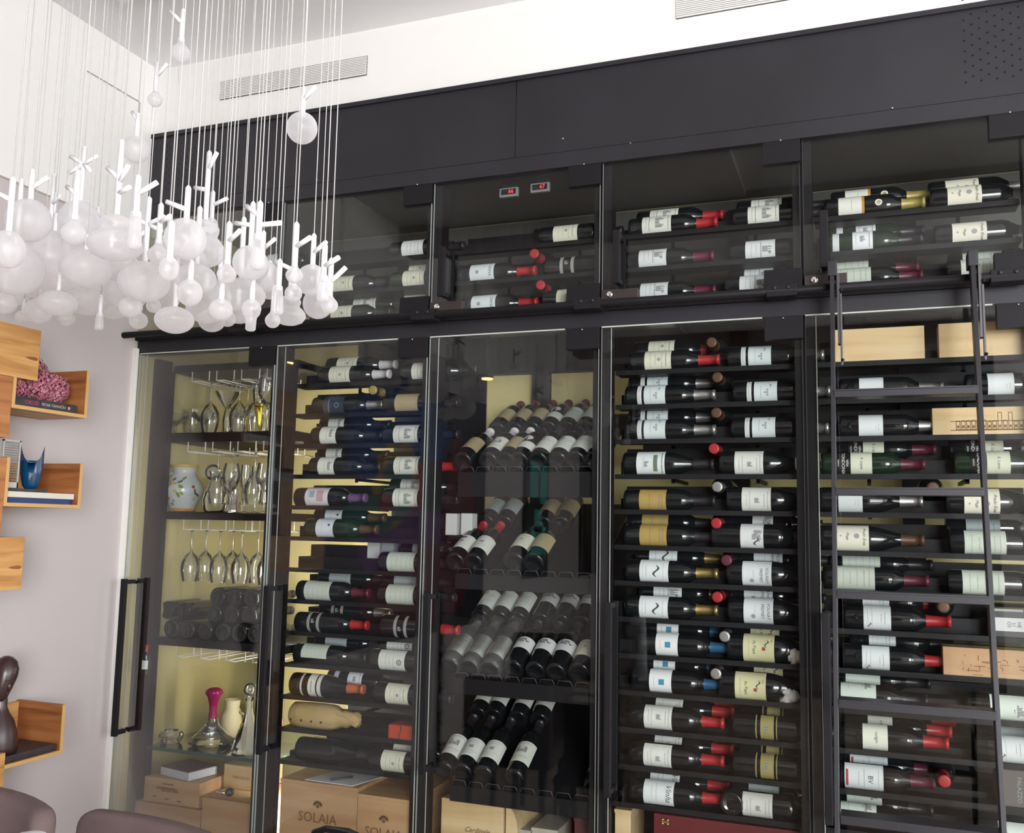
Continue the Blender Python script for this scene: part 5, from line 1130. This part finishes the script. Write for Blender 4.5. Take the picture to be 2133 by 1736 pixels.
b = bmesh.new(); box(b, (-w_*1.6, -.30, .40), (w_*1.6, .01, .43)); obj('seat', b, mat('gloss_black', (0, 0, 0)), t)
for sx in (-1, 1):
    for y in (-.28, 0): b = bmesh.new(); tube(b, [(sx*w_*1.4, y, .40), (sx*w_*1.5, y, 0)], .012, 8); obj('leg', b, mat('gloss_black', (0, 0, 0)), t)
t.name = 'black_chair'

# ------------------------------------------------------------------ pendants
def bulb_profile(kind, r, ry):
    P_ = []
    if kind == 'globe':
        n = 16
        for i in range(n+1):
            a = math.pi*i/n; P_.append((r*math.sin(a), -ry*math.cos(a)))
        P_[0] = (0, -ry); P_[-1] = (.008, ry); return P_, ry
    if kind == 'pear':
        pts = [(0, -ry), (.35, -.93), (.68, -.72), (.90, -.40), (1.0, -.02), (.96, .25), (.82, .52), (.60, .78), (.42, 1.02), (.34, 1.25), (.34, 1.6), (.28, 1.68)]
        return [(0, -ry)]+[(r*a, ry*b_) for a, b_ in pts[1:]], ry*1.68
    if kind == 'tube':
        pts = [(0, -ry), (.55*r, -ry*.97), (.88*r, -ry*.88), (r, -ry*.74), (r*.9, 0), (r*.75, ry*.8), (r*.68, ry*.97), (r*.3, ry)]
        return pts, ry
    if kind == 'double':
        pts = [(0, -1.), (.45, -.95), (.80, -.75), (1.0, -.40), (.97, -.10), (.80, .18), (.60, .38), (.60, .52), (.66, .68), (.66, .85), (.54, 1.05), (.30, 1.20), (.06, 1.25)]
        return [(0, -ry)]+[(r*a, ry*b_) for a, b_ in pts[1:]], ry*1.25
    if kind == 'drop':  # ball with tube under it
        pts = [(0, -2.4), (.35, -2.36), (.52, -2.2), (.55, -1.2), (.60, -.95), (.88, -.55), (1, 0), (.88, .5), (.5, .86), (.1, 1)]
        return [(r*a, ry*b_) for a, b_ in pts], ry
KIND = {'globe': 'round', 'pear': 'pear-shaped', 'tube': 'tube-shaped', 'double': 'double-lobed', 'drop': 'drop-shaped', 'oval': 'flattened oval'}
PEND = [ # px, py, rx, ry(px), kind, Y, stem top px,py, branches [(frac, dx, dz)]
 (376, 112, 20, 20, 'pear', -1.25, 384, 22, [(.55, -1, 1)]), (323, 208, 15, 15, 'pear', -1.1, 331, 133, [(.5, 1, 1)]), (283, 312, 28, 28, 'globe', -1.15, 285, 240, [(.7, -1, 1.2)]), (629, 267, 32, 33, 'globe', -1.3, 634, 185, [(.55, 1, .7)]),
 (60, 460, 45, 45, 'globe', -1.55, 64, 358, [(.4, 1, .7)]), (153, 487, 25, 24, 'pear', -1.6, 162, 360, [(.5, -1, .6)]), (165, 462, 42, 44, 'globe', -1.2, 170, 310, [(.7, 1, .6), (.7, -1, .6), (.7, 1, -.7), (.7, -1, -.7)]),
 (240, 500, 56, 42, 'double', -1.5, 250, 297, [(.45, 1, .9), (.3, 1, .1), (.5, -1, .8)]), (281, 480, 15, 41, 'tube', -1.65, 290, 370, [(.5, 1, .6)]), (300, 587, 52, 42, 'globe', -1.35, 309, 415, [(.6, 1, .4), (.6, -1, .4), (.6, 1, -.5), (.5, -1, -.5)]),
 (329, 532, 22, 20, 'pear', -1.5, 336, 428, [(.5, 1, .1)]), (229, 550, 58, 32, 'globe', -1.2, 0, 0, []), (110, 545, 78, 62, 'globe', -1.15, 0, 0, []), (30, 560, 60, 55, 'globe', -1.3, 38, 378, [(.5, -1, .5)]),
 (80, 648, 28, 26, 'globe', -1.05, 0, 0, []), (180, 628, 46, 28, 'globe', -1.0, 0, 0, []), (138, 664, 17, 15, 'globe', -.95, 0, 0, []), (207, 670, 9, 18, 'tube', -1.1, 0, 0, []), (48, 660, 16, 12, 'globe', -.9, 0, 0, []),
 (288, 668, 19, 18, 'globe', -1.05, 0, 0, []), (8, 632, 26, 22, 'globe', -1.1, 0, 0, []), (95, 595, 55, 30, 'globe', -1.0, 122, 365, [(.7, 1, .6)]), (15, 520, 36, 40, 'globe', -1.7, 20, 376, [(.6, -1, .5)]), (208, 600, 40, 30, 'globe', -1.05, 0, 0, []),
 (262, 610, 44, 38, 'globe', -1.0, 0, 0, []), (135, 600, 60, 36, 'globe', -.95, 82, 405, [(.4, 1, .6)]),
 (386, 498, 43, 43, 'globe', -1.55, 389, 393, [(.3, -1, .4)]), (425, 512, 44, 44, 'double', -1.35, 430, 320, [(.75, 1, 1.1), (.45, -1, .3)]), (440, 470, 14, 16, 'globe', -1.1, 439, 402, [(.5, 1, .4)]),
 (472, 572, 20, 19, 'pear', -1.45, 475, 467, [(.5, 1, .4)]), (537, 525, 16, 38, 'tube', -1.6, 540, 425, [(.6, -1, .7), (.3, 1, .1)]), (521, 548, 36, 36, 'globe', -1.4, 513, 427, [(.5, -1, .2)]), (545, 575, 36, 34, 'globe', -1.15, 552, 485, [(.4, 1, .5)]),
 (408, 582, 42, 32, 'globe', -1.4, 373, 440, []), (500, 615, 52, 34, 'globe', -1.35, 525, 455, []), (428, 640, 40, 34, 'globe', -1.2, 0, 0, []), (363, 667, 40, 28, 'globe', -1.3, 370, 540, []), (343, 612, 32, 44, 'globe', -1.15, 0, 0, []),
 (320, 637, 15, 15, 'globe', -1.25, 0, 0, []), (441, 667, 28, 25, 'globe', -1.05, 0, 0, []), (474, 664, 17, 17, 'globe', -1.1, 0, 0, []), (495, 655, 32, 19, 'globe', -1.0, 0, 0, []), (524, 643, 20, 20, 'drop', -1.3, 0, 0, []),
 (395, 610, 26, 28, 'globe', -1.45, 0, 0, []), (579, 626, 12, 31, 'tube', -1.4, 582, 545, []), (568, 668, 16, 16, 'pear', -1.25, 0, 0, []), (603, 650, 34, 28, 'double', -1.15, 0, 0, []), (611, 612, 18, 18, 'globe', -1.3, 606, 495, [(.3, -1, .5)]),
 (613, 574, 18, 17, 'pear', -1.45, 620, 468, [(.4, 1, .3)]), (650, 584, 33, 33, 'globe', -1.3, 648, 492, [(.4, 1, .5)]), (662, 633, 31, 32, 'globe', -1.1, 670, 560, []), (673, 602, 13, 28, 'tube', -1.45, 678, 512, [(.3, 1, .3)]), (686, 636, 18, 17, 'pear', -1.4, 691, 543, [(.3, 1, .8)]),
 (352, 560, 20, 26, 'globe', -1.7, 322, 470, []), (178, 560, 52, 40, 'globe', -1.35, 0, 0, []), (65, 545, 50, 42, 'globe', -.9, 0, 0, []), (22, 605, 40, 34, 'globe', -.85, 0, 0, []), (120, 632, 40, 26, 'globe', -1.2, 0, 0, []),
 (232, 640, 36, 24, 'globe', -.85, 0, 0, []), (272, 640, 24, 22, 'globe', -1.3, 0, 0, []), (200, 500, 40, 40, 'globe', -.95, 0, 0, []), (110, 478, 34, 34, 'globe', -.85, 83, 408, []), (350, 520, 26, 30, 'globe', -1.0, 0, 0, []), (460, 645, 24, 22, 'globe', -1.35, 0, 0, []), (400, 545, 30, 26, 'globe', -.9, 0, 0, []), (456, 610, 22, 24, 'globe', -1.05, 448, 520, []), (560, 600, 20, 24, 'globe', -1.0, 0, 0, [])]
_pl = []
for i_, p_ in enumerate(PEND):
    px, py, rx, ry, kind, Y = p_[:6]; best = None
    for d_ in [0]+[q*sg*.05 for q in range(1, 26) for sg in (1, -1)]:
        Y2 = Y+d_
        if not -2.15 < Y2 < -.55: continue
        P_ = at(px, py, Y2); sc_ = depth(P_)/FPX; r_ = max(rx, ry*(1.25 if kind in ('pear', 'double') else 1))*sc_
        if min([(P_-Q_).length-(r_+q_) for Q_, q_ in _pl] or [1]) > .004: best = (Y2, P_, r_); break
    if best is None: best = (Y, at(px, py, Y), rx*.001)
    _pl.append((best[1], best[2])); PEND[i_] = p_[:5]+(best[0],)+p_[6:]
order = sorted(range(len(PEND)), key=lambda i: -PEND[i][0]); rank = {}; cnt = {}
for i in order:
    k_ = PEND[i][4]
    if k_ == 'globe' and PEND[i][2] > PEND[i][3]*1.15: k_ = 'oval'
    big = 'large' if PEND[i][2] > 30 else 'small'
    cnt[(k_, big)] = cnt.get((k_, big), 0)+1; rank[i] = (k_, big, cnt[(k_, big)])
for i, (px, py, rx, ry, kind, Y, sx_, sy_, br) in enumerate(PEND):
    P = at(px, py, Y); dd = depth(P); s = dd/FPX; r, ryy = rx*s, ry*s
    k_, big, n_ = rank[i]
    t = empty('pendant_light', P); tag(t, '%s %s frosted glass pendant, %s such one from right end of cluster' % (big, KIND[k_], ORD[n_]), 'pendant lamp', 'frosted glass pendants')
    prof, top = bulb_profile(kind, r, ryy)
    b = bmesh.new(); lathe(b, prof, 32); obj('frosted_shade', b, M_FROST, t)
    rs = .0060
    if sx_:
        T = at(sx_, sy_, Y); L_ = max(T.z-P.z-top, .03)
    else: L_ = random.uniform(.025, .05)
    b = bmesh.new(); tube(b, [(0, 0, top-.010), (0, 0, top+L_)], rs, 10)
    tube(b, [(0, 0, top+L_), (0, 0, top+L_+.006)], [rs, .002], 10)
    for fr, dx, dz in br:
        z_ = top+L_*fr; d_ = Vector((dx, random.uniform(-.5, .3), dz)).normalized()*min(.045, L_*.55+.01)
        tube(b, [(0, 0, z_), Vector((0, 0, z_))+d_], rs*.85, 8)
    obj('branch_stem', b, M_STEM, t)
    b = bmesh.new(); tube(b, [(0, 0, top+L_), (0, 0, ZC-P.z)], .0011, 5); obj('suspension_wire', b, M_WIRE, t)
# bare hanging wires between the pendants belong to one ceiling plate
b = bmesh.new(); box(b, (-2.5, -2.2, ZC-.03), (-.6, -.5, ZC-.001)); tag(obj('pendant_canopy', b, M_STEM), 'white ceiling plate from which the pendant wires hang', 'ceiling plate')

# ------------------------------------------------------------------ things mirrored in the glass: painting, framed teal picture
t = empty('abstract_painting', (XL+.01, -2.45, .78)); tag(t, 'large dark abstract painting in blue, purple and crimson on left wall', 'painting')
obj('canvas', nb((0, -1.25, .0), (.03, 1.25, 1.65)), mat('canvas_dark', (0.02, 0.018, 0.03), 0.6), t)
b = bmesh.new(); pm = [mat('paint_blue', (0.006, 0.06, 0.27), .6), mat('paint_purple', (0.15, 0.03, 0.20), .6), mat('paint_crimson', (0.15, 0.01, 0.02), .6), mat('paint_ochre', (0.40, 0.26, 0.08), .6), mat('paint_green', (0.03, 0.16, 0.12), .6), mat('paint_red', (0.35, 0.03, 0.04), .6)]
for i, (cy, cz, ry_, rz_, mi) in enumerate(((.1, 1.35, .70, .25, 0), (.5, 1.15, .35, .22, 0), (.2, .95, .32, .30, 3), (.2, .95, .22, .20, 4), (-.1, .9, .10, .25, 5), (.55, .75, .3, .16, 4), (-.2, .62, .50, .20, 1), (.45, .55, .25, .14, 1), (-.3, .32, .75, .28, 2), (-.75, .8, .28, .6, 2), (.35, .25, .3, .2, 2), (.35, .84, .1, .07, 5))):
    n = 22; rnd = random.Random(i); vs = [b.verts.new((.031+i*.0005, cy+ry_*math.cos(2*math.pi*k/n)*rnd.uniform(.8, 1.1), cz+rz_*math.sin(2*math.pi*k/n)*rnd.uniform(.8, 1.1))) for k in range(n)]; f = b.faces.new(vs); f.material_index = mi
bmesh.ops.recalc_face_normals(b, faces=b.faces); obj('paint_shapes', b, pm, t)
t = empty('framed_picture', (XL+.005, -4.95, 1.55)); tag(t, 'framed teal glass picture on the pale wall behind the camera', 'picture')
obj('frame', nb((0, -.3, -.5), (.03, .3, .62)), mat('frame_dark', (0.05, 0.06, 0.06), .4), t)
b = bmesh.new()
for (y0, y1, z0_, z1_) in ((-.25, -.05, .15, .5), (.0, .22, .2, .52), (-.22, .2, -.3, -.05), (-.1, .1, -.1, .1)): box(b, (.03, y0, z0_), (.036, y1, z1_))
obj('teal_panels', b, mat('teal_glass', (0.10, 0.62, 0.55), .3), t)

for i, (px, py, nm) in enumerate(((600, 757, 'above the door edge right of the stemware'), (1015, 790, 'in the slanted display bay'))):
    P = at(px, py, .045); t = empty('puck_light', P); tag(t, 'small glowing warm puck light '+nm, 'spotlight')
    b = bmesh.new(); lathe(b, [(0, -.002), (.019, -.002), (.021, .003), (0, .003)], 18); obj('lens', b, mat('warm_glow', (1, .5, .2), .4, emit=(1.0, .50, .16, 2.2)), t)
    b = bmesh.new(); lathe(b, [(.022, .0025), (.022, .010), (0, .010)], 18); tube(b, [(0, 0, .008), (0, 0, ZL+.004-P.z)], .003, 6); obj('housing', b, M_BLACK2, t)
_seen = {}
for o in bpy.data.objects:
    if o.parent is None and 'label' in o: _seen.setdefault(o['label'], []).append(o.name)
for k_, v_ in _seen.items():
    if len(v_) > 1: print('duplicate label', k_, v_)
